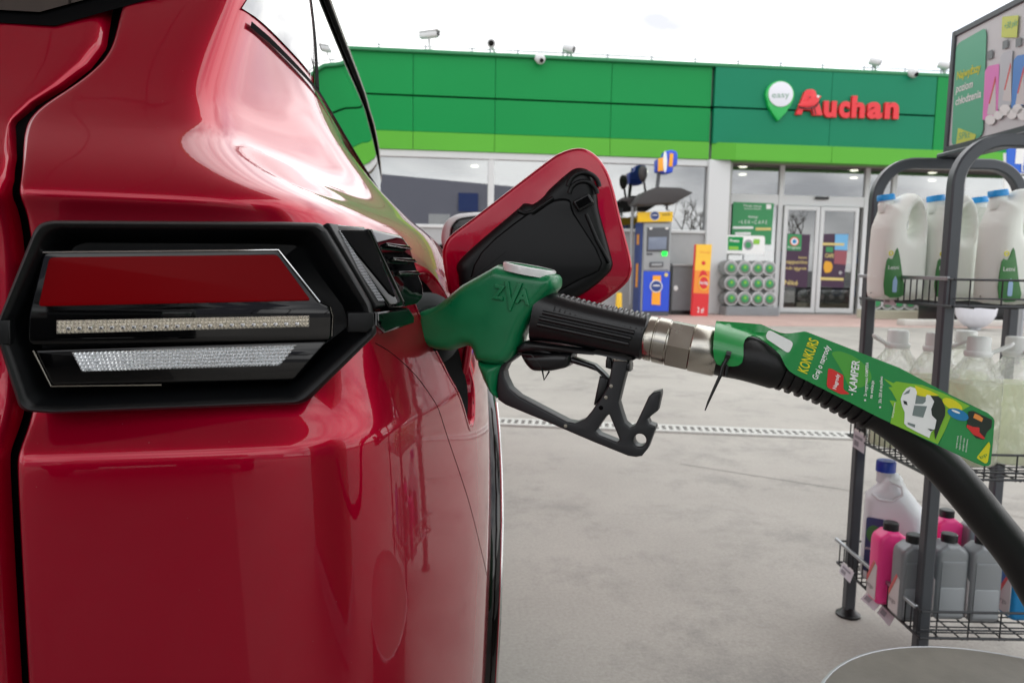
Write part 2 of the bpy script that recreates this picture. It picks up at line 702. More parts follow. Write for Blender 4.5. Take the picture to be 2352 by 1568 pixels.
M['white_rib'] = mat('pale_rib', (200, 202, 208), 0.35)
M['rack'] = mat('rack_steel', (66, 70, 76), 0.42, 0.15, coat=0.2, coat_r=0.3, var=0.05, vscale=20)
M['wire'] = mat('rack_wire', (38, 40, 44), 0.42, 0.2)
M['zinc'] = mat('zinc', (165, 168, 172), 0.35, 0.8)
M['hdpe'] = mat('milky_plastic', (240, 243, 236), 0.5, spec=0.2, sss=0.25, var=0.03, vscale=6, bump=0.02, bscale=60)
M['hdpe_white'] = mat('white_plastic', (226, 229, 234), 0.36, sss=0.2)
M['cap_blue'] = mat('cap_blue', (18, 150, 225), 0.35)
M['cap_navy'] = mat('cap_navy', (30, 66, 176), 0.35)
M['cap_white'] = mat('cap_white', (232, 234, 232), 0.35)
M['cap_black'] = mat('cap_black', (26, 27, 29), 0.4, bump=0.3, bscale=300)
M['label_green'] = mat('label_green', (62, 122, 66), 0.4)
M['label_navy'] = mat('label_navy', (52, 66, 110), 0.4)
M['label_pale'] = mat('label_pale', (214, 208, 208), 0.4)
M['label_red'] = mat('label_red', (216, 96, 96), 0.4)
M['pink'] = mat('pink_bottle', (255, 70, 150), 0.35, sss=0.2)
M['grey_bottle'] = mat('grey_bottle', (136, 140, 144), 0.36, 0.25)
M['grey_bottle_lo'] = mat('grey_bottle_lower', (158, 163, 168), 0.36, 0.2)
M['blue_bottle'] = mat('blue_bottle', (22, 122, 180), 0.35)
M['pet'] = glass_mat('clear_pet', (0.97, 0.98, 0.97), 0.10, 0.05, bump=1.0, bscale=24, diffuse=0.20, dcol=(1.0, 1.0, 1.0), rmax=0.5)
M['fluid'] = glass_mat('pale_fluid', (0.90, 0.93, 0.74), 0.02, 0.1, bump=0.6, bscale=18, diffuse=0.93, dcol=(0.98, 1.0, 0.86), rmax=0.15)
M['white'] = mat('white_print', (236, 236, 234), 0.5)
M['offwhite'] = mat('off_white', (212, 213, 214), 0.5, var=0.03)
M['paper'] = mat('paper_tag', (216, 214, 220), 0.45)
M['grey_print'] = mat('grey_print', (150, 150, 156), 0.6)
M['tag_green'] = mat('tag_green', (30, 140, 68), 0.25, coat=0.35, coat_r=0.12)
M['tag_green2'] = mat('tag_green_light', (78, 164, 58), 0.25, coat=0.35, coat_r=0.12)
M['tag_lime'] = mat('tag_lime', (130, 190, 44), 0.25, coat=0.35, coat_r=0.12)
M['tag_yellow'] = mat('tag_yellow', (222, 216, 30), 0.3)
M['tag_red'] = mat('tag_red', (214, 48, 44), 0.3)
M['tag_orange'] = mat('tag_orange', (236, 150, 70), 0.3)
M['tag_white'] = mat('tag_white', (238, 240, 238), 0.3)
M['tag_dark'] = mat('tag_dark', (34, 46, 36), 0.3)
M['tag_blue'] = mat('tag_blue', (40, 132, 186), 0.15, 0.2)
M['tag_grey'] = mat('tag_grey', (118, 132, 130), 0.3)

# ================================================================== ground
def concrete_mat(name, c1, c2, scale=1.0, stain=0.35, rough=0.75, tile=None):
    m = bpy.data.materials.new(name)
    m.use_nodes = True
    nt = m.node_tree
    b = nt.nodes['Principled BSDF']
    b.inputs['Roughness'].default_value = rough
    tc = nt.nodes.new('ShaderNodeTexCoord')
    def noise(s, d, r=.6, dist=0.0):
        n = nt.nodes.new('ShaderNodeTexNoise')
        n.inputs['Scale'].default_value = s * scale
        n.inputs['Detail'].default_value = d
        n.inputs['Roughness'].default_value = r
        n.inputs['Distortion'].default_value = dist
        nt.links.new(tc.outputs['Object'], n.inputs['Vector'])
        return n
    def ramp(src, a, b_, ca, cb):
        r = nt.nodes.new('ShaderNodeValToRGB')
        r.color_ramp.elements[0].position = a
        r.color_ramp.elements[0].color = (*ca, 1)
        r.color_ramp.elements[1].position = b_
        r.color_ramp.elements[1].color = (*cb, 1)
        nt.links.new(src, r.inputs['Fac'])
        return r
    def mixc(f, a, b_, mode='MIX'):
        x = nt.nodes.new('ShaderNodeMix')
        x.data_type = 'RGBA'
        x.blend_type = mode
        if isinstance(f, float): x.inputs['Factor'].default_value = f
        else: nt.links.new(f, x.inputs['Factor'])
        nt.links.new(a, x.inputs['A'])
        nt.links.new(b_, x.inputs['B'])
        return x.outputs['Result']
    n1 = noise(.55, 10, .68, .08)
    base = ramp(n1.outputs['Fac'], .32, .68, lin(c1), lin(c2)).outputs['Color']
    n2 = noise(1.9, 12, .78, .12)
    st = ramp(n2.outputs['Fac'], .50, .74, (1, 1, 1), (1 - stain, 1 - stain * .98, 1 - stain * .95)).outputs['Color']
    col = mixc(1.0, base, st, 'MULTIPLY')
    n3 = noise(95, 6, .8)
    gr = ramp(n3.outputs['Fac'], .3, .7, (.80, .80, .80), (1.14, 1.14, 1.14)).outputs['Color']
    col = mixc(1.0, col, gr, 'MULTIPLY')
    if tile:
        br = nt.nodes.new('ShaderNodeTexBrick')
        br.inputs['Scale'].default_value = 1.0
        br.inputs['Brick Width'].default_value = tile[0]
        br.inputs['Row Height'].default_value = tile[1]
        br.inputs['Mortar Size'].default_value = .006
        br.inputs['Color1'].default_value = (1, 1, 1, 1)
        br.inputs['Color2'].default_value = (.88, .86, .86, 1)
        br.inputs['Mortar'].default_value = (.62, .6, .58, 1)
        nt.links.new(tc.outputs['Object'], br.inputs['Vector'])
        col = mixc(1.0, col, br.outputs['Color'], 'MULTIPLY')
    nt.links.new(col, b.inputs['Base Color'])
    bp = nt.nodes.new('ShaderNodeBump')
    bp.inputs['Strength'].default_value = .25
    bp.inputs['Distance'].default_value = .004
    nt.links.new(n3.outputs['Fac'], bp.inputs['Height'])
    nt.links.new(bp.outputs['Normal'], b.inputs['Normal'])
    return m


M['concrete'] = concrete_mat('forecourt_concrete', (150, 146, 140), (172, 168, 161), 1.0, .44)
M['paving'] = concrete_mat('pink_paving', (190, 160, 152), (206, 180, 172), 1.2, .12, .8, (.2, .1))
M['asphalt'] = concrete_mat('asphalt', (92, 92, 94), (110, 110, 112), 1.0, .2, .85)
M['kerb'] = concrete_mat('kerb_concrete', (186, 184, 178), (204, 202, 196), 2.0, .15, .8)


def sheet(name, x0, y0, x1, y1, z, m, kind='structure', rz=0):
    o = put(name, mesh([(x0, y0, 0), (x1, y0, 0), (x1, y1, 0), (x0, y1, 0)], [(0, 1, 2, 3)], m), Matrix.Translation((0, 0, z)) @ Matrix.Rotation(rz, 4, 'Z'))
    if kind: o['kind'] = kind
    return o


ground = sheet('ground', -600, -600, 600, 600, -.012, M['asphalt'])
forecourt = sheet('forecourt', -16, -12, 17, 12.6, 0.0, M['concrete'])
paving = put('paving', box_mesh((-16, 12.55, -.01), (17, 19.5, .006), M['paving']))
paving['kind'] = 'structure'
M['lane'] = concrete_mat('added_dark_concrete', (112, 108, 103), (132, 128, 122), 1.5, .35)
lane = sheet('added_dark_sheet', -3.2, -6.5, -.12, 3.2, .004, M['lane'])  # darker ground sheet added to dim what the bumper reflects
M['joint'] = mat('joint_sealant', (140, 137, 132), .8)
for (a, b, w) in (((1.25, 3.6), (4.6, 1.1), .006), ((-6, 7.4), (12, 7.1), .010), ((2.9, -2), (3.6, 12), .008), ((-3.4, -2), (-2.6, 12), .008)):
    A, B = Vector((*a, .0035)), Vector((*b, .0035))
    d = (B - A).normalized()
    n = Vector((-d.y, d.x, 0)) * w / 2
    put('slab_joint', mesh([A - n, B - n, B + n, A + n], [(0, 1, 2, 3)], M['joint']), None, forecourt)
# slotted drain across the forecourt
M['drain_metal'] = mat('drain_metal', (190, 190, 186), .5, .2, var=.08, vscale=30)
dA, dB = Vector((.358, 4.622, 0)), Vector((2.494, 4.167, 0))
dd = (dB - dA).normalized()
drain = thing('slot_drain', dA, 'long narrow slotted drain set across the concrete forecourt', 'drain', rz=atan2(dd.y, dd.x))
put('drain_channel', mesh([(-7, -.075, .004), (7, -.075, .004), (7, .075, .004), (-7, .075, .004)], [(0, 1, 2, 3)], M['void']), None, drain, False)
for y in (-.0725, .0725):
    put('drain_edge', box_mesh((-7, y - .022, .0), (7, y + .022, .014), M['drain_metal'], .002), None, drain, False)
barm = box_mesh((-.0105, -.052, .004), (.0105, .052, .0125), M['drain_metal'], .002)
for k in range(150):
    put('grate_bar', barm, Matrix.Translation((-2.2 + k * .044, 0, 0)), drain, False)
put('grate_spine', box_mesh((-7, -.005, .004), (7, .005, .0115), M['drain_metal']), None, drain, False)

# ================================================================== shop
FY, EY = 15.7, 16.25                           # facade line, recessed entrance line
FP, EP = planeY(FY), planeY(EY)
M['fas_green'] = mat('fascia_green', (2, 140, 68), .45, spec=.25, var=.03, vscale=.5)
M['fas_teal'] = mat('fascia_teal', (4, 126, 90), .45, spec=.25, var=.03, vscale=.5)
M['fas_lime'] = mat('fascia_lime', (92, 174, 56), .45, spec=.25, var=.03, vscale=.6)
M['fas_cap'] = mat('fascia_capping', (44, 132, 84), .4)
M['frame_w'] = mat('white_frame', (208, 210, 210), .4)
M['frame_g'] = mat('grey_frame', (158, 158, 155), .4, .2)
M['wall_g'] = mat('grey_wall', (168, 170, 171), .6, var=.03)
M['soffit'] = mat('soffit', (150, 140, 134), .5)
M['shop_glass'] = glass_mat('shop_glass', (.62, .66, .66), .32)
M['door_glass'] = glass_mat('door_glass', (.50, .53, .52), .20)
M['inside'] = mat('shop_inside', (96, 92, 88), .7, var=.15, vscale=2)
M['in_floor'] = mat('shop_floor', (150, 146, 140), .4)
M['in_shelf'] = mat('shop_shelf', (64, 62, 62), .6)
M['lamp_on'] = mat('ceiling_lamp', (255, 244, 222), .5, emit=4.0)

X = lambda px, py, pl=FP: pl.P(px, py).x
Z = lambda px, py, pl=FP: pl.P(px, py).z
shop = thing('shop_building', (4, FY, 0), 'low petrol station shop with green fascia and glazed front', 'building')
zroof = Z(1500, 148)
zmid = Z(1500, 242)
zlt = Z(1500, 322)
zlb = Z(1500, 362)
xs_ = [-18, -13.6, -9.2, -4.8, -.5, X(1138, 200), X(1405, 200), X(1635, 200)]
for i in range(len(xs_) - 1):
    a, b = xs_[i] + .004, xs_[i + 1] - .004
    cbox('fascia_panel', (a, FY, zmid + .018), (b, FY + .12, zroof), M['fas_green'], shop, .004)
    cbox('fascia_panel', (a, FY, zlt + .008), (b, FY + .12, zmid - .018), M['fas_green'], shop, .004)
    cbox('lime_band', (a, FY - .012, zlb), (b, FY + .12, zlt), M['fas_lime'], shop, .004)
ex0, ex1 = X(1638, 250), X(2178, 250)
em = X(1905, 250)
zlt2, zlb2 = Z(1900, 340) + .0, Z(1900, 378)
for a, b in ((ex0 + .004, em - .003), (em + .003, ex1 - .35)):
    cbox('fascia_panel', (a, FY - .06, zmid + .018), (b, FY + .12, zroof), M['fas_teal'], shop, .004)
    cbox('fascia_panel', (a, FY - .06, zlt2 + .008), (b, FY + .12, zmid - .018), M['fas_teal'], shop, .004)
cbox('fascia_panel', (ex1 - .33, FY - .06, zlt2 + .008), (ex1 + .1, FY + .12, zroof), M['fas_green'], shop, .004)
lx = X(1680, 350)
cbox('lime_band', (lx, FY - .22, zlb2), (em - .003, FY + .12, zlt2), M['fas_lime'], shop, .004)
cbox('lime_band', (em + .003, FY - .22, zlb2), (ex1 + 7, FY + .12, zlt2), M['fas_lime'], shop, .004)
put('lime_band', mesh([(ex0, FY - .012, zlb), (lx, FY - .22, zlb2), (lx, FY - .22, zlt2), (ex0, FY - .012, zlt)], [(0, 1, 2, 3)], M['fas_lime']), None, shop)
cbox('fascia_panel', (ex1 + .12, FY, zlt2 + .01), (ex1 + 7, FY + .12, zroof), M['fas_green'], shop, .004)
cbox('parapet_capping', (-18, FY - .08, zroof), (ex1 + 7, FY + .3, zroof + .07), M['fas_cap'], shop, .01)
cbox('shadow_gap', (-18, FY + .05, zmid - .05), (ex1 + 7, FY + .10, zmid + .05), M['void'], shop)
cbox('core_wall', (-18, FY + .121, zlb + .02), (ex1 + 7, FY + .3, zroof - .01), M['wall_g'], shop)
cbox('roof', (-18, FY + .3, zroof - .4), (ex1 + 7, FY + 13, zroof - .2), M['wall_g'], shop)
cbox('soffit', (ex0, FY + .1, zlb2 + .03), (ex1 + 7, EY + .3, zlb2 + .10), M['soffit'], shop)
# rooms behind the glass
cbox('inner_wall', (-18, FY + 6.5, 0), (ex1 + 7, FY + 6.7, zlb + .6), M['inside'], shop)
cbox('inner_floor', (-18, FY + .2, .0), (ex1 + 7, FY + 6.5, .012), M['in_floor'], shop)
cbox('inner_ceiling', (-18, FY + .31, zlb + .30), (ex1 + 7, FY + 6.5, zlb + .36), M['offwhite'], shop)
for k in range(9):
    x = -5 + 2.1 * k
    o = cbox('store_shelf', (x, FY + 2.4, .0), (x + 1.5, FY + 2.9, 1.5 + .2 * (k % 2)), M['in_shelf'], shop)
    for r_ in range(3):
        for q in range(5):
            c = random.choice([(190, 60, 50), (220, 190, 60), (60, 110, 180), (220, 220, 215), (70, 150, 80)])
            nm = 'goods_%d_%d_%d' % c
            if nm not in M: M[nm] = mat(nm, c, .5)
            cbox('shelf_goods', (x + .08 + q * .28, FY + 2.2, .35 + r_ * .42), (x + .30 + q * .28, FY + 2.4, .62 + r_ * .42), M[nm], o)
for (px, py) in ((1090, 388), (1480, 405), (1705, 418), (1960, 425), (2140, 425)):
    for q in range(3):
        p = planeY(FY + 1.5 + q * 1.5).P(px, py)
        put('ceiling_lamp', lathe([(0, .10), (.02, .10)], M['lamp_on'], 16, (0, 0, 1), (p.x, p.y, zlb + .27)), None, shop)

# window bays left of the entrance
zw1, zw0 = Z(1200, 366), Z(1200, 522)
cbox('window_head', (-18, FY + .02, zw1 - .02), (ex0 + .2, FY + .2, zlb - .002), M['frame_w'], shop, .008)
mull = [-6.1, -3.2, X(1128, 440), X(1640, 440)]
for x in mull[:-1]:
    cbox('mullion', (x - .065, FY + .03, zw0), (x + .065, FY + .17, zw1 - .022), M['frame_w'], shop, .006)
prev = -9.0
for x in mull:
    cbox('window_pane', (prev + .066, FY + .09, zw0 + .02), (x - .066, FY + .10, zw1 - .022), M['shop_glass'], shop)
    cbox('window_sill', (prev + .066, FY + .0, zw0 - .05), (x - .066, FY + .2, zw0 + .02), M['frame_w'], shop, .01)
    n_p = 2
    for q in range(n_p):
        a = prev + (x - prev) * q / n_p + .012
        b = prev + (x - prev) * (q + 1) / n_p - .012
        cbox('wall_panel', (a, FY + .04, .006), (b, FY + .18, zw0 - .052), M['wall_g'], shop, .006)
    prev = x
cbox('wall_panel', (-18, FY + .04, .006), (-9.0, FY + .18, zlb - .01), M['wall_g'], shop)
cbox('column', (X(1622, 500), FY - .04, .006), (X(1672, 500), FY + .3, zlb - .004), M['frame_w'], shop, .015)
cbox('wall_panel', (X(1672, 500), FY + .1, .006), (X(1682, 500), EY, zlb2 + .029), M['frame_g'], shop)
# entrance glazing
zt0 = Z(1800, 448, EP)
zt1 = Z(1800, 472, EP)
zeb = zlb2 + .03
fx = [ZS((1010, 600))[0][0], ZS((1512, 600))[0][0], ZS((2222, 600))[0][0], 2045, 2200]
fxx = [X(v, 560, EP) for v in fx] + [ex1 + 7]
for i, x in enumerate(fxx[:5]):
    cbox('frame_post', (x - .055, EY - .03, .006), (x + .055, EY + .1, zeb), M['frame_w'], shop, .006)
for i in range(5):
    a, b = fxx[i] + .056, fxx[i + 1] - .056
    cbox('transom', (a, EY - .02, zt1), (b, EY + .08, zt0), M['frame_w'], shop, .006)
    cbox('window_pane', (a, EY + .02, zt0 + .002), (b, EY + .03, zeb - .01), M['shop_glass'], shop)
    if i != 1:
        cbox('window_pane', (a, EY + .02, 1.05), (b, EY + .03, zt1 - .002), M['shop_glass'], shop)
        cbox('wall_panel', (a, EY + .0, .006), (b, EY + .06, 1.048), M['wall_g'], shop, .006)
# sliding doors
def leaf(p0, p1):
    a, b = X(p0, 600, EP), X(p1, 600, EP)
    d = put('sliding_door', outline_mesh([[(a, .03), (b, .03), (b, zt1 - .01), (a, zt1 - .01)], [(a + .09, .14), (a + .09, zt1 - .10), (b - .09, zt1 - .10), (b - .09, .14)]], .05, .004, M['frame_w'], 1), Matrix.Translation((0, EY - .06, 0)) @ UPR0, shop)
    cbox('pane', (a + .088, EY - .066, .138), (b - .088, EY - .056, zt1 - .098), M['door_glass'], d)
    return d


UPR0 = Matrix.Rotation(pi / 2, 4, 'X')
d1 = leaf(1792, 1873)
d2 = leaf(1875, 1962)
sx0 = EP.P(*ZS((1865, 445))[0])
cbox('door_sensor', (sx0.x - .16, EY - .09, sx0.z - .03), (sx0.x + .16, EY - .035, sx0.z + .03), M['hard_rubber'], shop, .012, 2)

# lightning strap pegs and wire along the parapet
for k in range(15):
    x = -1.2 + k * .95
    put('strap_peg', tube([(x, FY + .1, zroof + .06), (x, FY + .1, zroof + .20)], .02, M['zinc'], 6), None, shop)
put('lightning_wire', tube([(-6, FY + .1, zroof + .17), (13, FY + .1, zroof + .17)], .012, M['zinc'], 6), None, shop)

# posters and boards on the glazing
def flat(name, px, pl, m, label, cat, t=.012, rnd=0, lift=0.0, group=None):
    o = slab(name, px, pl, t, m, None, 0.0, lift, rnd=rnd)
    return tag(o, label, cat, group)


M['p_green'] = mat('poster_green_dark', (52, 142, 86), .5)
M['p_purple'] = mat('poster_purple', (62, 34, 62), .45)
M['p_gold'] = mat('poster_gold', (226, 164, 40), .45)
M['p_sky'] = mat('poster_sky', (110, 176, 220), .45)
M['p_sunset'] = mat('poster_sunset', (150, 78, 88), .45)
M['p_cream'] = mat('poster_cream', (216, 196, 122), .45)
PP = planeY(EY - .02)
po = flat('window_poster', ZS((1135, 475), (1475, 487), (1450, 832), (1118, 815)), PP, M['p_green'], 'large green poster in the window left of the door', 'poster')
for s, a, b, h in (('Twoja stacja', (1215, 512), (1370, 518), 5), ('zawsze blisko', (1225, 535), (1365, 540), 4), ('easy', (1260, 605), (1340, 610), 6), ('• Ł E K • C A F E', (1180, 655), (1415, 660), 8)):
    q = ZS(a, b)
    text('print_text', s, PP, q[0], q[1], h, M['white'], po, .012)
for (x0, y0, x1, y1, m_) in ((1130, 680, 1300, 700, 'white'), (1320, 690, 1450, 712, 'p_cream'), (1150, 728, 1280, 750, 'white'), (1410, 495, 1450, 535, 'white')):
    decal('print_shape', ZS((x0, y0), (x1, y0), (x1, y1), (x0, y1)), PP, .009, M[m_], po, 0, .004)
PB = planeY(EY - .55)
pb = flat('promotion_board', ZS((1072, 750), (1397, 760), (1391, 912), (1062, 906)), PB, M['white'], 'white and green promotion board above the stacked canisters', 'sign', .05, .06)
decal('print_shape', ZS((1088, 765), (1215, 768), (1205, 880), (1085, 878)), PB, .027, M['fas_green'], pb, 0, .006)
decal('print_shape', ZS((1095, 845), (1175, 848), (1172, 876), (1095, 874)), PB, .032, M['tag_lime'], pb, 0, .004)
text('print_text', 'Promo', PB, *ZS((1102, 810), (1180, 812)), 7, M['white'], pb, .034, offset=.02)
decal('print_shape', ZS(*[(1258 + 40 * cos(t), 833 + 44 * sin(t)) for t in np.linspace(0, 2 * pi, 20, endpoint=False)]), PB, .027, M['grey_print'], pb, 0, .006)
decal('print_shape', ZS(*[(1255 + 24 * cos(t), 835 + 26 * sin(t)) for t in np.linspace(0, 2 * pi, 20, endpoint=False)]), PB, .032, M['p_green'], pb, 0, .004)
decal('print_shape', ZS((1300, 785), (1355, 787), (1350, 830), (1298, 828)), PB, .027, M['tag_lime'], pb, .02, .006)
put('board_post', tube([PB.P(*ZS((1225, 912))[0], -.03), PB.P(*ZS((1215, 1340))[0], -.03)], .02, M['zinc'], 8), None, pb)
PD = planeY(EY - .075)
pp1 = flat('door_poster', ZS((1578, 738), (1778, 748), (1750, 1190), (1545, 1178)), PD, M['p_purple'], 'dark purple poster on the left door leaf', 'poster')
for s, a, b, h in (('kawa', (1680, 945), (1748, 948), 5), ('cappuccino', (1575, 988), (1752, 992), 9), ('duża lub mała', (1570, 1035), (1745, 1040), 6), ('4zł', (1645, 1050), (1690, 1052), 8), ('Niké', (1562, 1165), (1672, 1170), 11)):
    q = ZS(a, b)
    text('print_text', s, PD, q[0], q[1], h, M['p_cream'], pp1, .009, offset=.01)
st = flat('door_sticker', ZS((1590, 742), (1705, 748), (1700, 882), (1580, 878)), PD, M['p_green'], 'green sticker with round emblem on the left door leaf', 'sticker', .006, .02, .012)
for r_, m_ in ((38, 'tag_red'), (30, 'white'), (18, 'tag_blue')):
    decal('print_disc', ZS(*[(1643 + r_ * cos(t), 805 + r_ * sin(t)) for t in np.linspace(0, 2 * pi, 20, endpoint=False)]), PD, .018 + (40 - r_) * .0002, M[m_], st, 0, .002)
text('print_text', 'Program', PD, *ZS((1588, 862), (1692, 866)), 5, M['white'], st, .02)
pp2 = flat('door_poster', ZS((1893, 742), (2098, 742), (2055, 1192), (1860, 1182)), PD, M['p_purple'], 'purple and orange poster with gold strips on the right door leaf', 'poster')
decal('print_shape', ZS((1985, 745), (2095, 745), (2085, 880), (1980, 875)), PD, .009, M['p_sky'], pp2, 0, .003)
decal('print_shape', ZS((1980, 880), (2085, 882), (2075, 1000), (1975, 990)), PD, .009, M['p_sunset'], pp2, 0, .003)
decal('print_shape', ZS((1880, 815), (2060, 820), (2058, 840), (1878, 836)), PD, .012, M['p_cream'], pp2, 0, .003)
decal('print_shape', ZS((1862, 1103), (2055, 1110), (2053, 1132), (1860, 1126)), PD, .012, M['p_cream'], pp2, 0, .003)
decal('print_shape', ZS((1910, 850), (1968, 852), (1964, 895), (1906, 892)), PD, .012, M['p_green'], pp2, 0, .003)
decal('print_shape', ZS((1900, 965), (1950, 975), (1965, 1010), (1950, 1060), (1900, 1070), (1885, 1020)), PD, .012, M['p_gold'], pp2, .05, .003)
text('print_text', 'CAFE', PD, *ZS((1900, 938), (1972, 940)), 9, M['p_cream'], pp2, .012, offset=.02)
text('print_text', 'ę', PD, *ZS((2015, 1078), (2040, 1080)), 9, M['white'], pp2, .012)

# -------- signs on the fascia
SP = planeY(FY - .075)
M['sign_red'] = mat('sign_red', (226, 34, 44), .4, coat=.3)
M['sign_white'] = mat('sign_white', (226, 226, 234), .4)
M['sign_grey'] = mat('sign_grey_text', (126, 164, 142), .5)
M['pin_green'] = mat('pin_green', (16, 176, 78), .4, coat=.3)
pc = ZT((662, 368))[0]
pin = [(662 - 92, 400), (600, 480), (648, 545), (700, 480), (752, 400)]
arc = [(662 + 98 * cos(t), 366 + 98 * sin(t)) for t in np.linspace(radians(152), radians(388), 24)]
pin_px = ZT(*(arc + [(735, 440), (700, 490), (648, 545), (612, 495), (580, 440)]))
easy = slab('pin_sign', pin_px, SP, .14, M['pin_green'], None, .012, 0)
tag(easy, 'green map-pin sign with white disc on the fascia', 'sign')
slab('sign_disc', ZT(*[(664 + 84 * cos(t), 362 + 86 * sin(t)) for t in np.linspace(0, 2 * pi, 40, endpoint=False)]), SP, .02, M['sign_white'], easy, .002, .078)
text('sign_text', 'easy', SP, *ZT((603, 388), (722, 384)), 14, M['sign_grey'], easy, .092, offset=.0)
logo = thing('letter_sign', SP.P(*ZT((1120, 520))[0]), 'raised red company lettering with a bird on the teal fascia', 'sign')
# big initial, built as a slanted outline
A_out = ZT((770, 500), (832, 345), (850, 328), (890, 326), (905, 338), (915, 365), (955, 500), (950, 506), (890, 506), (880, 470), (822, 468), (812, 500))
slab('initial_letter', A_out, SP, .12, M['sign_red'], logo, .008, 0)
text('letter', 'u', SP, *ZT((962, 508), (1050, 510)), 150 / 2.94 * .98, M['sign_red'], logo, 0, extrude=.06, offset=.045)
text('letter', 'c', SP, *ZT((1066, 511), (1140, 514)), 150 / 2.94 * .98, M['sign_red'], logo, 0, extrude=.06, offset=.045)
text('letter', 'h', SP, *ZT((1152, 513), (1243, 516)), 142 / 2.94 * .98, M['sign_red'], logo, 0, extrude=.06, offset=.045)
text('letter', 'a', SP, *ZT((1260, 517), (1364, 519)), 150 / 2.94 * .98, M['sign_red'], logo, 0, extrude=.06, offset=.045)
text('letter', 'n', SP, *ZT((1380, 519), (1476, 522)), 150 / 2.94 * .98, M['sign_red'], logo, 0, extrude=.06, offset=.045)
bird = ZT((782, 436), (800, 424), (840, 412), (868, 388), (896, 372), (922, 370), (944, 380), (928, 390), (924, 412), (902, 434), (870, 446), (830, 450), (800, 448))
slab('bird', smooth_poly(bird, 3), SP, .03, M['sign_red'], logo, .008, .076)
put('bird_line', tube([SP.P(*p, .082) for p in ZT((790, 452), (850, 462), (905, 446), (935, 405))], .012, M['hard_rubber'], 6), None, logo)
put('bird_line', tube([SP.P(*p, .082) for p in ZT((862, 378), (872, 395), (890, 402))], .008, M['hard_rubber'], 6), None, logo)
slab('bird_eye', ZT(*[(918 + 9 * cos(t), 378 + 9 * sin(t)) for t in np.linspace(0, 2 * pi, 12, endpoint=False)]), SP, .006, M['white'], logo, 0, .094)
for dx in (880, 898):
    put('bird_line', tube([SP.P(*p, .066) for p in ZT((dx, 458), (dx + 10, 500))], .010, M['hard_rubber'], 6), None, logo)

# -------- roof cameras
def roof_camera(px, py, base_py, yaw, kind, label):
    p = planeY(FY + .02).P(px, py)
    zb0 = zroof + .06
    t = thing('security_camera', (p.x, p.y, zb0), label, 'security camera', 'cameras along the parapet')
    Mx = Matrix.Translation(p) @ Matrix.Rotation(yaw, 4, 'Z')
    if kind == 'box':
        put('post', tube([(p.x + .03, p.y, zb0), (p.x, p.y, p.z - .06)], .03, M['offwhite'], 8), None, t)
        put('base_plate', lathe([(0, .08), (.02, .08)], M['offwhite'], 14, (0, 0, 1), (p.x + .03, p.y, zb0 + .002)), None, t)
        put('housing', box_mesh((-.08, -.21, -.065), (.08, .21, .065), M['offwhite'], .04, 3), Mx, t)
        put('hood', box_mesh((-.09, -.25, .055), (.09, .21, .078), M['offwhite'], .012, 2), Mx, t)
        put('lens', lathe([(0, .045), (.03, .045), (.031, .001)], M['gloss_black'], 18, (0, -1, 0)), Mx @ Matrix.Translation((0, -.208, 0)), t)
    else:
        put('bracket', tube([(p.x + .1, p.y + .1, zb0), (p.x + .05, p.y + .06, (p.z + zb0) / 2), (p.x, p.y + .05, p.z)], .025, M['offwhite'], 8), None, t)
        put('post', tube([(p.x - .02, p.y + .05, zb0), (p.x - .02, p.y + .05, p.z - .03)], .022, M['zinc'], 8), None, t)
        put('housing', lathe([(-.13, .06), (-.12, .08), (.10, .09), (.11, .08), (.111, .001)], M['offwhite'], 22, (.35, -.9, -.25)), Matrix.Translation(p) @ Matrix.Rotation(yaw, 4, 'Z'), t)
        put('lens', lathe([(.108, .06), (.13, .058), (.131, .001)], M['gloss_black'], 18, (.35, -.9, -.25)), Matrix.Translation(p) @ Matrix.Rotation(yaw, 4, 'Z'), t)


roof_camera(985, 81, 120, 1.05, 'box', 'long white box camera on a post, leftmost on the parapet')
roof_camera(1129, 100, 130, -.5, 'b', 'round camera on a bracket, second from the left on the roof')
roof_camera(1307, 112, 135, .7, 'b', 'round camera on a bracket, above the open filler flap')
roof_camera(2010, 142, 165, .8, 'b', 'round camera on a bracket, above the end of the red lettering')
roof_camera(2168, 150, 172, .7, 'b', 'round camera on a bracket, beside the advertising board')


def dome(px, py, label):
    p = planeY(FY - .12).P(px, py)
    t = thing('dome_camera', (p.x, p.y, p.z), label, 'security camera', 'cameras along the parapet')
    put('dome_body', lathe([(-.10, .06), (-.09, .10), (.03, .10), (.07, .085), (.10, .045), (.105, .001)], M['offwhite'], 20, (.15, -.8, -.45), p), None, t)
    put('lens', lathe([(.085, .05), (.112, .045), (.113, .001)], M['gloss_black'], 16, (.15, -.8, -.45), p), None, t)
    put('bracket', tube([p + Vector((0, .1, .02)), p + Vector((0, .16, .03))], .03, M['offwhite'], 8), None, t)


dome(1241, 136, 'small dome camera fixed to the fascia edge above the windows')
dome(2098, 168, 'small dome camera fixed to the fascia edge near the right end')

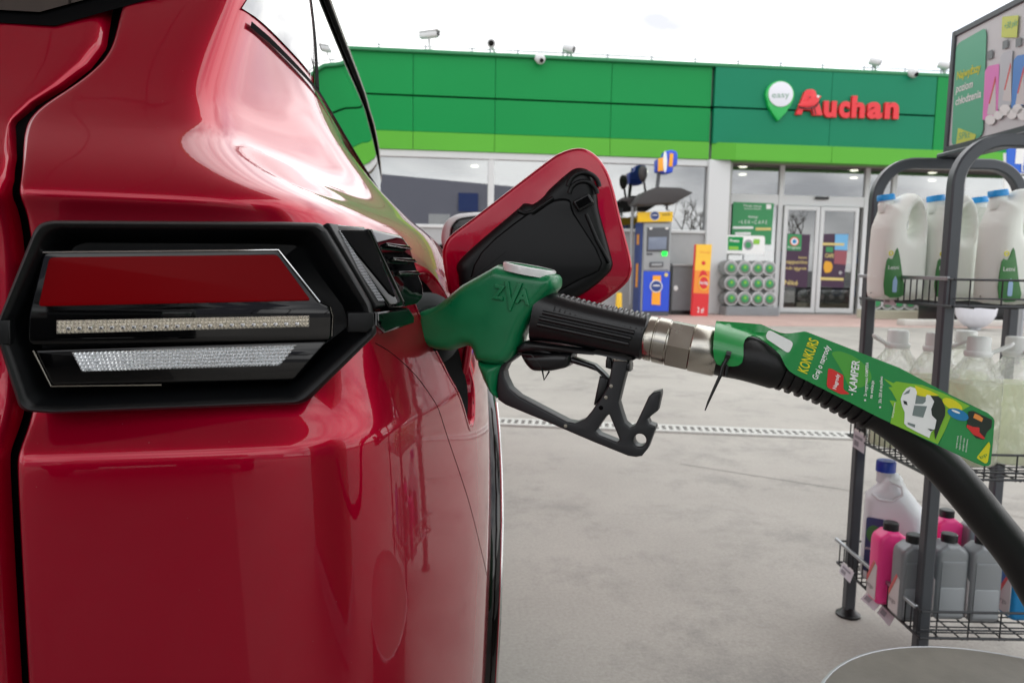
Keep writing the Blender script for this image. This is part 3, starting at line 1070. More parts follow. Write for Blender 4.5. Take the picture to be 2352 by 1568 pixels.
# -------- cash machine
AP = planeY(14.9)
ax = lambda x, y: AP.P(*ZS((x, y))[0])
a0, a1 = ax(378, 1200).x, ax(602, 1200).x
zat = ax(500, 640).z
atm = thing('cash_machine', ((a0 + a1) / 2, 14.9, 0), 'blue and grey cash machine under a dark hood beside the windows', 'cash machine')
M['atm_blue'] = mat('atm_blue', (28, 74, 206), .35, coat=.3)
M['atm_grey'] = mat('atm_grey', (156, 160, 162), .45)
M['atm_dark'] = mat('atm_dark_panel', (78, 80, 84), .4)
M['atm_yellow'] = mat('atm_yellow', (248, 200, 24), .4)
M['atm_navy'] = mat('atm_navy', (40, 66, 130), .4)
M['atm_orange'] = mat('atm_orange', (246, 166, 40), .4)
M['atm_hood'] = mat('atm_hood', (56, 52, 52), .5)
M['led_green'] = mat('led_green', (20, 230, 60), .4, emit=1.2)
M['screen'] = mat('atm_screen', (122, 132, 150), .15)
cbox('cabinet', (a0 - .02, 14.92, .006), (a1, 15.45, zat), M['atm_grey'], atm, .01)
cbox('side_panel', (a0 - .055, 14.94, .006), (a0 - .022, 15.43, zat - .01), M['atm_navy'], atm, .006)
for y0, y1 in ((740, 830), (990, 1190)):
    cbox('side_mark', (a0 - .062, 15.1, ax(350, y1).z), (a0 - .0555, 15.25, ax(350, y0).z), M['atm_orange'], atm)
zb_a = ax(480, 1055).z
cbox('blue_door', (a0 + .01, 14.885, .10), (a1 - .005, 14.918, zb_a), M['atm_blue'], atm, .006)
cbox('plinth', (a0 - .01, 14.90, .006), (a1, 14.918, .098), M['atm_dark'], atm)
fr = slab('fascia', ZS((392, 655), (612, 655), (605, 1040), (385, 1045)), AP, .03, M['atm_grey'], atm, .004, 0)
slab('screen_hood', ZS((415, 690), (600, 690), (592, 890), (410, 890)), AP, .03, M['atm_dark'], atm, .004, .02)
slab('screen', ZS((425, 770), (575, 768), (570, 870), (418, 875)), AP, .012, M['screen'], atm, .002, .038)
slab('card_reader', ZS((540, 890), (578, 890), (576, 925), (538, 925)), AP, .03, M['led_green'], atm, .004, .03)
slab('slot', ZS((410, 903), (460, 903), (458, 918), (408, 918)), AP, .01, M['atm_dark'], atm, .001, .02)
slab('cash_tray', ZS((435, 978), (548, 976), (545, 1015), (433, 1018)), AP, .05, M['atm_dark'], atm, .004, .02)
slab('tray_lip', ZS((448, 990), (535, 988), (533, 1006), (446, 1008)), AP, .02, M['atm_grey'], atm, .002, .04)
for x in (442, 576): slab('spot', ZS((x - 14, 690), (x + 14, 690), (x + 10, 706), (x - 10, 706)), AP, .02, M['white'], atm, .002, .04)
hd = slab('header', ZS((335, 562), (625, 558), (620, 640), (335, 645)), AP, .09, M['atm_yellow'], atm, .006, .01)


def emblem(cx, cy, r_, pl, lift, parent):
    slab('emblem', ZS(*[(cx + r_ * cos(t), cy + r_ * sin(t)) for t in np.linspace(0, 2 * pi, 26, endpoint=False)]), pl, .012, M['white'], parent, 0, lift)
    slab('emblem', ZS(*[(cx + r_ * .86 * cos(t), cy + r_ * .86 * sin(t)) for t in np.linspace(0, 2 * pi, 26, endpoint=False)]), pl, .012, M['atm_navy'], parent, 0, lift + .005)
    slab('emblem', ZS(*[(cx + r_ * .62 * cos(t), cy - r_ * .02 + r_ * .20 * sin(t)) for t in np.linspace(pi, 2 * pi, 12)]), pl, .012, M['white'], parent, 0, lift + .010)


emblem(472, 592, 40, AP, .062, atm)
text('print_text', 'cash', AP, *ZS((538, 590), (602, 590)), 6, M['hard_rubber'], atm, .06)
slab('stripe', ZS((462, 1090), (528, 1090), (522, 1335), (450, 1330)), AP, .012, M['atm_orange'], atm, 0, .022)
emblem(488, 1178, 52, AP, .030, atm)
slab('corner_mark', ZS(*[(572 + 16 * cos(t), 1084 + 16 * sin(t)) for t in np.linspace(0, 2 * pi, 14, endpoint=False)]), AP, .01, M['p_cream'], atm, 0, .022)
# hood, lamp and turning sign above
hoodP = planeY(14.75)
hood = slab('hood', ZS((298, 502), (320, 470), (375, 400), (480, 356), (680, 362), (782, 405), (690, 455), (620, 500), (585, 490), (380, 508)), hoodP, .5, M['atm_hood'], atm, .02, -.1)
slab('hood', ZS((170, 462), (220, 436), (310, 440), (300, 470), (265, 500), (250, 470)), planeY(15.3), .10, M['atm_hood'], atm, .01, 0)
put('hood_post', tube([planeY(15.2).P(*p) for p in ZS((298, 480), (290, 640), (275, 1330))], .03, M['atm_grey'], 8), None, atm)
put('hood_post', tube([planeY(15.2).P(*p) for p in ZS((325, 490), (322, 560))], .02, M['atm_grey'], 8), None, atm)
put('hood_post', tube([planeY(14.95).P(*p) for p in ZS((580, 490), (580, 545))], .02, M['atm_hood'], 8), None, atm)
lampz = puff('area_lamp', ZS(*[(380 + 38 * cos(t) * (1 - .15 * sin(t)), 240 + 70 * sin(t)) for t in np.linspace(0, 2 * pi, 20, endpoint=False)]), planeY(15.0), .07, .08, M['atm_hood'], atm, cell=.05)
put('lamp_stem', tube([planeY(15.0).P(*p) for p in ZS((388, 300), (402, 390))], .025, M['atm_hood'], 8), None, atm)
TSP = planeY(14.7)
put('sign_stem', tube([TSP.P(*p) for p in ZS((515, 230), (500, 360))], .04, M['atm_dark'], 8), None, atm)
ts = slab('roof_sign', ZS((490, 125), (535, 110), (555, 60), (600, 48), (640, 58), (655, 90), (650, 170), (618, 190), (612, 235), (570, 245), (530, 240), (488, 225)), TSP, .30, M['atm_blue'], atm, .03, 0)
slab('roof_sign_face', ZS((488, 125), (528, 112), (530, 225), (486, 228)), TSP, .02, M['atm_orange'], ts, .002, .158)
slab('roof_sign_face', ZS((585, 80), (615, 82), (605, 190), (575, 188)), TSP, .02, M['atm_orange'], ts, .002, .158)
slab('roof_sign_face', ZS(*[(545 + 16 * cos(t), 150 + 88 * sin(t)) for t in np.linspace(0, 2 * pi, 22, endpoint=False)]), TSP, .02, M['white'], ts, .002, .158)

# grey service cabinet, yellow bollard, drinks banner
CP = planeY(15.35)
cb = thing('service_cabinet', CP.P(*ZS((700, 1380))[0]) * Vector((1, 1, 0)).length * 0 + Vector((CP.P(*ZS((705, 1200))[0]).x, 15.35, 0)), 'plain grey metal cabinet right of the cash machine', 'cabinet')
cx0, cx1 = CP.P(*ZS((618, 1200))[0]).x, CP.P(*ZS((800, 1200))[0]).x
zc = CP.P(*ZS((700, 1010))[0]).z
M['cab_grey'] = mat('cabinet_grey', (118, 120, 122), .5, var=.04)
cbox('cabinet_body', (cx0, 15.30, .006), (cx1, 15.62, zc), M['cab_grey'], cb, .01)
cbox('cabinet_top', (cx0 - .02, 15.27, zc + .001), (cx1 + .02, 15.62, zc + .05), M['wall_g'], cb, .008)
cbox('cabinet_base', (cx0, 15.285, .007), (cx1, 15.299, .10), M['hard_rubber'], cb)
slab('lock', ZS(*[(655 + 18 * cos(t), 1195 + 22 * sin(t)) for t in np.linspace(0, 2 * pi, 14, endpoint=False)]), planeY(15.29), .02, M['white'], cb, .003, 0)
bo = thing('yellow_bollard', Vector((planeY(15.0).P(*ZS((180, 1300))[0]).x, 15.0, 0)), 'short yellow bollard left of the cash machine', 'bollard')
put('bollard_post', lathe([(0, .07), (.22, .07), (.45, .06), (.47, .05), (.475, .001)], mat('bollard_yellow', (232, 190, 50), .5), 18), None, bo, False)
put('bollard_foot', lathe([(.0, .10), (.02, .10), (.021, .001)], M['hard_rubber'], 18), Matrix.Translation((0, 0, .006)), bo, False)
M['ban_y'] = mat('banner_yellow', (246, 196, 62), .45)
M['ban_o'] = mat('banner_orange', (238, 142, 52), .45)
M['ban_r'] = mat('banner_red', (212, 44, 48), .45)
BP2 = planeY(15.0)
bn = thing('drinks_banner', Vector((BP2.P(*ZS((860, 1300))[0]).x, 15.0, 0)), 'tall narrow red and yellow banner stand beside the white column', 'banner')
slab('banner_panel', ZS((825, 828), (955, 830), (948, 935), (820, 930)), BP2, .04, M['ban_y'], bn, 0, 0)
slab('banner_panel', ZS((820, 930.5), (948, 935.5), (940, 1050), (812, 1045)), BP2, .04, M['ban_y'], bn, 0, 0)
slab('banner_panel', ZS((812, 1045.5), (940, 1050.5), (930, 1240), (800, 1235)), BP2, .04, M['ban_o'], bn, 0, 0)
slab('banner_panel', ZS((800, 1235.5), (930, 1240.5), (920, 1432), (785, 1425)), BP2, .04, M['ban_r'], bn, 0, 0)
slab('banner_side', ZS((812, 830), (824, 828), (786, 1425), (778, 1418)), BP2, .03, M['ban_r'], bn, 0, -.005)
bcn = lambda cx, cy, a, b, m_, l: slab('print_shape', ZS(*[(cx + a * cos(t), cy + b * sin(t)) for t in np.linspace(0, 2 * pi, 22, endpoint=False)]), BP2, .006, M[m_], bn, 0, l)
bcn(882, 1115, 34, 70, 'ban_r', .024)
bcn(885, 1150, 46, 62, 'ban_y', .028)
bcn(885, 1150, 38, 52, 'ban_r', .032)
bcn(884, 985, 16, 16, 'ban_r', .024)
text('print_text', 'zimny napój', BP2, *ZS((850, 900), (940, 904)), 5, M['tag_orange'], bn, .024)
text('print_text', 'hot dog', BP2, *ZS((850, 1160), (918, 1162)), 8, M['white'], bn, .04, offset=.02)
text('print_text', '2 zł', BP2, *ZS((830, 1395), (885, 1398)), 12, M['white'], bn, .024, offset=.01)

# canisters stacked on a plinth
KP = planeY(15.45)
pl0 = thing('display_plinth', Vector((KP.P(*ZS((1265, 1400))[0]).x, 15.45, 0)), 'low grey slatted plinth under the stacked canisters', 'plinth')
kx0, kx1 = KP.P(*ZS((1042, 1400))[0]).x, KP.P(*ZS((1488, 1400))[0]).x
zk = KP.P(*ZS((1265, 1345))[0]).z
M['slat'] = mat('plinth_slat', (176, 182, 186), .6, var=.05)
for k in range(5):
    cbox('slat', (kx0, 15.22, .02 + k * zk / 5), (kx1, 15.26, .02 + (k + 1) * zk / 5 - .025), M['slat'], pl0, .006)
cbox('plinth_core', (kx0 + .02, 15.265, .006), (kx1 - .02, 15.85, zk - .01), M['wall_g'], pl0)
M['canister'] = glass_mat('canister_plastic', (.80, .83, .82), .12, .1, bump=.6, bscale=14, diffuse=.45, dcol=(.80, .82, .80))
can_body = lathe([(0, .10), (.02, .155), (.06, .165), (.10, .155), (.14, .165), (.34, .165), (.40, .13), (.44, .05)], M['canister'], 22, (0, 1, 0))
can_ring = lathe([(-.01, .135), (-.014, .142), (-.01, .149), (0, .142)], M['offwhite'], 22, (0, 1, 0), ring=True)
can_lab = lathe([(-.012, .085), (-.022, .082), (-.023, .001)], M['p_green'], 20, (0, 1, 0))
can_mark = lathe([(-.024, .03), (-.029, .03), (-.0295, .001)], M['tag_lime'], 12, (0, 1, 0))
cap_can = lathe([(.43, .055), (.48, .055), (.482, .001)], M['cap_white'], 14, (0, 1, 0))
rn = ('top', 'middle', 'bottom')
cn = ('first', 'second', 'third', 'fourth')
for r_, y in enumerate((1030, 1165, 1292)):
    for c, x in enumerate((1122, 1235, 1345, 1442)):
        p = planeY(15.25).P(*ZS((x, y))[0])
        p.z = zk + .17 + (2 - r_) * .325
        t = put('fluid_canister', None, Matrix.Translation((p.x, 15.28, p.z)))
        t.empty_display_size = .05
        tag(t, 'clear canister lying on its side with green label, %s row, %s from the left' % (rn[r_], cn[c]), 'canister', 'canisters stacked beside the shop door')
        put('canister_body', can_body, None, t, False)
        put('base_ring', can_ring, None, t, False)
        put('round_label', can_lab, None, t, False)
        put('label_mark', can_mark, Matrix.Translation((0, 0, .02)), t, False)
        put('cap', cap_can, None, t, False)

# things by the right end of the shop, seen between the rack posts
ZQ = zoomer(1940, 600, 5.113)
QP = planeY(14.6)
pal = thing('goods_crate', Vector((QP.P(*ZQ((850, 800))[0]).x, 14.6, 0)), 'pale low crate of fluid canisters seen under the top shelf', 'crate')
q0, q1 = QP.P(*ZQ((500, 720))[0]).x, QP.P(*ZQ((1195, 720))[0]).x
zq = QP.P(*ZQ((850, 655))[0]).z
M['crate'] = mat('crate_beige', (196, 196, 176), .6)
for k in range(4):
    cbox('crate_board', (q0, 14.55, .02 + k * zq / 4), (q1, 14.59, .02 + (k + 1) * zq / 4 - .02), M['crate'], pal, .006)
cbox('crate_core', (q0 + .01, 14.592, .006), (q1 - .01, 15.1, zq), M['crate'], pal)
for k in range(5):
    x = q0 + .14 + k * (q1 - q0 - .28) / 4
    t = put('fluid_canister', None, Matrix.Translation((x, 14.62, zq + .17)))
    tag(t, 'clear canister lying on the pale crate, %s from its left end' % ('first', 'second', 'third', 'fourth', 'fifth')[k], 'canister', 'canisters on the pale crate')
    for nm, me_ in (('canister_body', can_body), ('base_ring', can_ring), ('round_label', can_lab), ('cap', cap_can)): put(nm, me_, None, t, False)
rb = thing('red_box', Vector((planeY(14.5).P(*ZQ((1262, 800))[0]).x, 14.5, 0)), 'small red box on the paving left of the front rack post', 'box')
r0, r1 = planeY(14.5).P(*ZQ((1200, 720))[0]).x, planeY(14.5).P(*ZQ((1328, 720))[0]).x
M['red_box'] = mat('red_plastic', (206, 40, 50), .4)
cbox('box_body', (r0, 14.45, .006), (r1, 14.75, .42), M['red_box'], rb, .015)
cbox('box_lid', (r0 - .012, 14.44, .421), (r1 + .012, 14.76, .46), M['red_box'], rb, .008)
bw = thing('white_bowl', Vector((planeY(12.2).P(*ZQ((1765, 770))[0]).x, 12.2, 0)), 'white round-bottomed dish by the kerb below the top shelf', 'bowl')
put('bowl_shell', lathe([(.02, .06), (.06, .16), (.14, .25), (.26, .31), (.40, .33), (.41, .31), (.28, .28), (.27, .001)], M['sign_white'], 36), None, bw, False)
put('bowl_foot', lathe([(.0, .10), (.03, .09), (.031, .001)], M['zinc'], 20), Matrix.Translation((0, 0, .007)), bw, False)
kb = put('kerb', box_mesh((8.6, 12.8, .0), (17, 13.05, .12), M['kerb'], .02, 2))
kb['kind'] = 'structure'
pln = thing('black_plinth', (12.4, 13.4, 0), 'long low black plinth behind the kerb at the right', 'plinth')
cbox('plinth_body', (9.6, 13.3, .006), (17, 13.9, .52), M['hard_rubber'], pln, .02, 2)
cbox('plinth_top', (9.58, 13.28, .521), (17, 13.92, .56), M['atm_dark'], pln, .01)

# parking sign at the right edge
GP = planeY(7.5)
pk_ = thing('parking_sign', Vector((GP.P(2395, 600).x, 7.52, 0)), 'blue parking sign with white letter behind the rack arch', 'sign')
M['sign_blue'] = mat('sign_blue', (0, 92, 206), .35)
slab('sign_panel', [(2306, 352), (2475, 358), (2475, 402), (2306, 400)], GP, .02, M['white'], pk_, 0, 0)
slab('blue_panel', [(2310, 300), (2472, 305), (2472, 399), (2310, 397)], GP, .012, M['sign_blue'], pk_, .0, .014)
text('sign_letter', 'P', GP, (2328, 374), (2390, 376), 70, M['white'], pk_, .022, offset=.03)
slab('small_symbol', [(2342, 378), (2372, 379), (2372, 396), (2342, 395)], GP, .004, M['white'], pk_, 0, .026)
slab('small_symbol', [(2345, 380), (2369, 381), (2369, 394), (2345, 393)], GP, .004, M['sign_blue'], pk_, 0, .029)
lowp = slab('lower_panel', [(2306, 404), (2475, 406), (2475, 470), (2306, 468)], GP, .02, M['white'], pk_, 0, 0)
put('symbol_person', tube([GP.P(*p, .014) for p in ((2350, 412), (2348, 422), (2336, 428), (2328, 436))], .012, M['hard_rubber'], 6), None, lowp)
put('symbol_person', tube([GP.P(*p, .014) for p in ((2348, 422), (2362, 432))], .010, M['hard_rubber'], 6), None, lowp)
put('pole', tube([GP.P(2392, 280, -.04), Vector((GP.P(2392, 280).x, 7.54, 0))], .03, M['zinc'], 10), None, pk_)

# ================================================================== the rest of the station, seen in paint and glass
CAN = (-9.0, -4.2, 1.75, 3.5, 6.0)         # canopy x0,y0,x1,y1,z
cano = thing('station_canopy', (-3, -4, 0), 'flat pale canopy over the pumps, above and behind the viewer', 'canopy')
M['can_under'] = mat('canopy_underside', (186, 172, 168), .5, var=.04)
M['can_edge'] = mat('canopy_edge', (206, 186, 120), .4)
nx_, ny_ = 11, 8
x0, y0, x1, y1, zc_ = CAN
pan = box_mesh((.01, .01, 0), ((x1 - x0) / nx_ - .01, (y1 - y0) / ny_ - .01, .04), M['can_under'])
for i in range(nx_):
    for j in range(ny_):
        put('ceiling_panel', pan, Matrix.Translation((x0 + (x1 - x0) * i / nx_, y0 + (y1 - y0) * j / ny_, zc_)), cano)
cbox('canopy_deck', (x0, y0, zc_ + .05), (x1, y1, zc_ + .8), M['can_under'], cano)
for lo, hi in (((x0 - .1, y0 - .1, zc_ - .05), (x1 + .1, y0 - .001, zc_ + .9)), ((x0 - .1, y1 + .001, zc_ - .05), (x1 + .1, y1 + .1, zc_ + .9)), ((x0 - .1, y0, zc_ - .05), (x0 - .001, y1, zc_ + .9)), ((x1 + .001, y0, zc_ - .05), (x1 + .1, y1, zc_ + .9))):
    cbox('canopy_fascia', lo, hi, M['can_edge'], cano)
M['col_w'] = mat('column_white', (214, 214, 214), .5)
for (x, y) in ((-7.4, -3.0), (-7.4, 2.5)):
    cbox('canopy_column', (x - .2, y - .2, .0), (x + .2, y + .2, zc_ - .001), M['col_w'], cano, .02, 2)
dp = thing('fuel_dispenser', (1.25, -.35, 0), 'tall fuel dispenser beside the viewer that the hose leads to', 'fuel dispenser')
M['disp'] = mat('dispenser_body', (70, 130, 90), .35, coat=.3)
cbox('dispenser_body', (.95, -.95, .12), (1.5, .10, 1.9), M['disp'], dp, .03, 2)
cbox('dispenser_base', (.92, -.98, .0), (1.53, .13, .119), M['wall_g'], dp, .01)
cbox('display', (.935, -.7, 1.35), (.949, -.15, 1.75), M['gloss_black'], dp, .004)
cbox('nozzle_bay', (.93, -.75, .75), (.949, -.05, 1.2), M['atm_dark'], dp, .004)
put('hose_outlet', lathe([(0, .03), (.05, .03)], M['hard_rubber'], 16, (0, 0, 1), Vector(hose_end_guess := (1.02, -.18, 1.2))), None, dp)
wh_ = thing('grey_warehouse', (-8, -60, 0), 'long grey metal-clad warehouse behind the viewer', 'building')
M['clad'] = mat('grey_cladding', (140, 140, 154), .55, var=.03)
put('warehouse_wall', outline_mesh([[(-50, 0), (26, 0), (26, 10.0), (-2, 11.8), (-50, 10.0)]], 14, 0, M['clad'], 0, 20, False), Matrix.Translation((-8, -67, 0)) @ UPR0, wh_)
for k in range(7):
    cbox('warehouse_window', (-19 + k * 6, -59.99, 4.8), (-16.4 + k * 6, -59.9, 7.0), M['offwhite'], wh_)
cbox('warehouse_sign', (2.6, -59.9, 7.4), (5.0, -59.8, 9.6), M['atm_navy'], wh_)
M['bark'] = mat('bark', (74, 62, 52), .9)
for ti, (x, y, h) in enumerate(((22, -54, 9), (28, -50, 10), (34, -58, 10), (40, -48, 9.5), (17, -60, 10))):
    tr = thing('bare_tree', (x, y, 0), 'leafless tree behind the viewer, %s of the row' % ('first', 'second', 'third', 'fourth', 'fifth')[ti], 'tree', 'bare trees behind the viewer')
    rnd = random.Random(ti)
    bm = bmesh.new()
    bm2 = bmesh.new()

    def grow(bm_, p, d, l, r_, lev):
        q = p + d * l
        mid = p.lerp(q, .5) + Vector((rnd.uniform(-1, 1), rnd.uniform(-1, 1), 0)) * l * .05
        tube_bm(bm_, [p, mid, q], [r_, r_ * .85, r_ * .65], 5)
        if lev == 0: return
        for k in range(3 if lev > 1 else 4):
            nd = (d + Vector((rnd.uniform(-1, 1), rnd.uniform(-1, 1), rnd.uniform(-.2, .7))) * .75).normalized()
            grow(bm2, q, nd, l * rnd.uniform(.55, .8), r_ * .55, lev - 1)
    grow(bm, Vector((0, 0, 0)), Vector((0, 0, 1)), h * .32, .18, 4)
    put('trunk', from_bm(bm, M['bark'], True), None, tr, False)
    put('crown', from_bm(bm2, M['bark'], True), None, tr, False)

# dark van added behind the viewer to darken reflections in lamp glass and bumper
vn = thing('added_van', (-.75, -5.2, 0), 'dark grey van added behind the viewer to darken reflections', 'van')
M['van_paint'] = mat('van_paint', (26, 28, 32), .3, coat=.6, coat_r=.05)
prof_v = [(-2.6, .35), (2.15, .35), (2.4, .55), (2.42, .95), (2.2, 1.08), (1.55, 1.22), (.85, 1.92), (.6, 1.98), (-2.45, 1.98), (-2.6, 1.85)]
put('van_body', outline_mesh([round_poly(prof_v, .1, 4)], 1.9, .10, M['van_paint'], 3), Matrix.Translation((-.75, -5.2, 0)) @ Matrix.Rotation(pi / 2, 4, 'Z') @ Matrix.Rotation(pi / 2, 4, 'X'), vn)
wsv = [(-1.48, -3.62, 1.26), (-.02, -3.62, 1.26), (-.12, -4.25, 1.86), (-1.38, -4.25, 1.86)]
put('windscreen', mesh([Vector(p) + Vector((0, .06, .06)) for p in wsv], [(0, 1, 2, 3)], M['car_glass']), None, vn)
cbox('grille', (-1.25, -2.79, .55), (-.25, -2.76, .80), M['hard_rubber'], vn, .01)
cbox('number_plate', (-1.01, -2.765, .42), (-.49, -2.75, .53), M['white'], vn)
for x in (-1.48, -.02):
    cbox('headlamp', (x - .16, -2.84, .80), (x + .16, -2.77, .98), M['lens_clear'], vn, .03, 2)
for x in (-1.62, .12):
    for y in (-3.6, -6.9):
        put('wheel', lathe([(-.1, .22), (-.1, .32), (-.07, .34), (.07, .34), (.1, .32), (.1, .22)], M['hard_rubber'], 28, (1, 0, 0), (x, y, .34)), None, vn)

# ================================================================== the car
CAR_X0 = -0.9                                   # middle line of the car
car = thing('parked_car', (CAR_X0, 2.6, 0), 'glossy red SUV being refuelled, seen from behind at its right rear corner', 'car')

T0 = [(-.338, .606), (-.335, .590), (-.328, .588), (-.25, .593), (-.165, .603), (-.094, .614), (-.046, .656), (-.012, .742), (.028, .85), (.056, .95), (.085, 1.15), (.095, 1.45), (.085, 2.2), (.065, 3.2), (-.02, 4.2), (-.5, 4.75), (-.9, 4.85)]
T1 = [(-.338, .843), (-.335, .827), (-.33, .825), (-.30, .827), (-.262, .829), (-.228, .834), (-.203, .851), (-.19, .905), (-.182, .99), (-.176, 1.08), (-.174, 1.2), (-.180, 1.5), (-.190, 2.2), (-.192, 3.0), (-.25, 3.6), (-.6, 3.8), (-.9, 3.85)]
# z, side position, rear position (blend 0..1 between the two plans), extra rear shift, extra side shift
ROWS = [(.20, .085, -.0, .07, 0), (.34, .09, 0, .02, 0), (.5, .095, 0, .004, 0), (.66, .095, 0, 0, 0), (.79, .087, 0, 0, 0),
        (.836, .082, 0, 0, 0), (.847, .080, .006, 0, 0), (.856, .078, .04, 0, 0), (.872, .074, .10, 0, 0), (.90, .068, .15, 0, 0), (.96, .048, .16, 0, 0), (1.015, .018, .155, 0, 0),
        (1.036, 0, .13, 0, 0), (1.044, -.008, .105, 0, 0), (1.050, -.015, .10, 0, 0), (1.060, -.028, .125, 0, 0), (1.08, -.051, .21, 0, 0), (1.115, -.086, .42, 0, 0),
        (1.135, -.104, .51, 0, 0), (1.155, -.121, .60, 0, 0), (1.18, -.140, .70, 0, 0), (1.205, -.158, .79, 0, 0), (1.255, -.182, .97, 0, 0), (1.30, -.187, 1.0, .035, 0), (1.40, -.187, 1.0, .11, -.016),
        (1.52, -.187, 1.0, .20, -.042), (1.60, -.187, 1.0, .28, -.066), (1.665, -.187, 1.0, .38, -.104), (1.70, -.187, 1.0, .55, -.25), (1.715, -.187, 1.0, .9, -.55)]
G = np.zeros((len(ROWS), len(T0), 3))
for i, (z, xs, by, ry, sx) in enumerate(ROWS):
    bx = (.085 - xs) / .257
    for j, ((x0, y0), (x1, y1)) in enumerate(zip(T0, T1)):
        w = max(0.0, 1 - max(0, j - 4) / 8.0)
        bq = bx if j > 9 or j < 3 else bx + (np.interp(z, [1.04, 1.06, 1.08, 1.115, 1.155, 1.2, 1.255, 1.3], [0, .05, .20, .33, .27, .14, .03, 0])) * min(1, (10 - j) / 3.0)
        x = x0 * (1 - bq) + x1 * bq
        if j <= 2: x = x0 + np.interp(z, [1.04, 1.06, 1.08, 1.115, 1.135, 1.155, 1.18, 1.205, 1.255], [.014, .012, .004, -.020, -.013, .002, .016, .022, .012])
        yb = by if j < 8 else max(by, bx)
        y = y0 * (1 - yb) + y1 * yb + ry * w
        x += sx * min(1.0, max(0.0, (j - 2) / 4.0)) if j < 15 else 0
        if j == 16: x = -.9
        G[i, j] = (x, y, z)


def bsp(G, axis, n):
    """cubic B-spline refinement of a control net along one axis; n = steps for each span"""
    G = np.moveaxis(G, axis, 0)
    P = np.concatenate([[2 * G[0] - G[1]], G, [2 * G[-1] - G[-2]]])
    out = []
    N = len(G) - 1
    for i in range(N):
        k = n[i] if isinstance(n, list) else n
        for s in range(k):
            t = s / k
            b = ((1 - t) ** 3 / 6, (3 * t ** 3 - 6 * t * t + 4) / 6, (-3 * t ** 3 + 3 * t * t + 3 * t + 1) / 6, t ** 3 / 6)
            out.append(sum(b[q] * P[i + q] for q in range(4)))
    out.append(G[-1])
    return np.moveaxis(np.array(out), 0, axis)


SPN = [3, 3, 4, 8, 8, 9, 10, 14, 16, 14, 12, 10, 10, 6, 6, 5]
BS = bsp(bsp(G, 0, 6), 1, SPN)                  # body surface samples [row, col]
NR, NC = BS.shape[:2]
dU = np.gradient(BS, axis=1)
dV = np.gradient(BS, axis=0)
BN = np.cross(dU, dV)
BN /= np.linalg.norm(BN, axis=2, keepdims=True) + 1e-12
if BN[NR // 2, NC // 2, 0] < 0: BN = -BN
ZROW = BS[:, NC // 2, 2]


def side_pt(Y, z, off=0.0, cmin=26):
    r = np.interp(z, ZROW, np.arange(NR))
    i = min(int(r), NR - 2)
    f = r - i
    row = BS[i] * (1 - f) + BS[i + 1] * f
    nr = BN[i] * (1 - f) + BN[i + 1] * f
    ys = row[cmin:, 1]
    k = np.interp(Y, ys, np.arange(len(ys)) + cmin)
    j = min(int(k), NC - 2)
    g = k - j
    return Vector(row[j] * (1 - g) + row[j + 1] * g + (nr[j] * (1 - g) + nr[j + 1] * g) * off)


_pr = np.array(cam_rot)
_q = (BS.reshape(-1, 3) - np.array(CAM)) @ _pr
BPX = np.stack([CXP - FPX * _q[:, 0] / _q[:, 2], CYP + FPX * _q[:, 1] / _q[:, 2]], 1).reshape(NR, NC, 2)
BVIS = ((np.array(CAM) - BS) * BN).sum(2) > 0


def surf_px(px, py, off=0.0):
    """the visible point of the body surface seen at a pick (bilinear within the nearest cell)"""
    d = ((BPX - np.array((px, py))) ** 2).sum(2) + np.where(BVIS, 0, 1e6) + np.where(BS[:, :, 1] > 3.6, 1e6, 0)
    i, j = np.unravel_index(np.argmin(d), d.shape)
    i = min(max(i, 1), NR - 2)
    j = min(max(j, 1), NC - 2)
    best = BS[i, j]
    du = (BPX[i, j + 1] - BPX[i, j - 1]) / 2
    dv = (BPX[i + 1, j] - BPX[i - 1, j]) / 2
    A = np.array([du, dv]).T
    e = np.array((px, py)) - BPX[i, j]
    try:
        a, b = np.clip(np.linalg.solve(A, e), -1, 1)
    except Exception:
        a = b = 0
    p = BS[i, j] + a * (BS[i, j + 1] - BS[i, j - 1]) / 2 + b * (BS[i + 1, j] - BS[i - 1, j]) / 2
    return Vector(p + BN[i, j] * off)


def px_strip(a, b, off, mt, name, parent, n=4, smooth=True):
    """ribbon on the body between two rows of picks"""
    a = smooth_poly(a, n, False)
    b = smooth_poly(b, n, False)
    vs = [surf_px(*p, off) for p in a] + [surf_px(*p, off) for p in b]
    k = len(a)
    fs = [(i, i + 1, k + i + 1, k + i) for i in range(k - 1)]
    return put(name, mesh(vs, fs, mt, smooth), None, parent)


# -------- outline of the filler opening, in (Y, z) on the car's flank
FIL = [(.805, .985), (.93, .992), (.958, .90), (.950, .832), (.928, .800), (.900, .798), (.868, .848), (.82, .93)]
FIL = round_poly(FIL, .045, 6)
FC = (sum(p[0] for p in FIL) / len(FIL), sum(p[1] for p in FIL) / len(FIL))
WHEEL = (1.60, .36, .405)


def inside(p, poly):
    c = False
    n = len(poly)
    for i in range(n):
        (x1, y1), (x2, y2) = poly[i], poly[i - 1]
        if (y1 > p[1]) != (y2 > p[1]) and p[0] < (x2 - x1) * (p[1] - y1) / (y2 - y1) + x1: c = not c
    return c


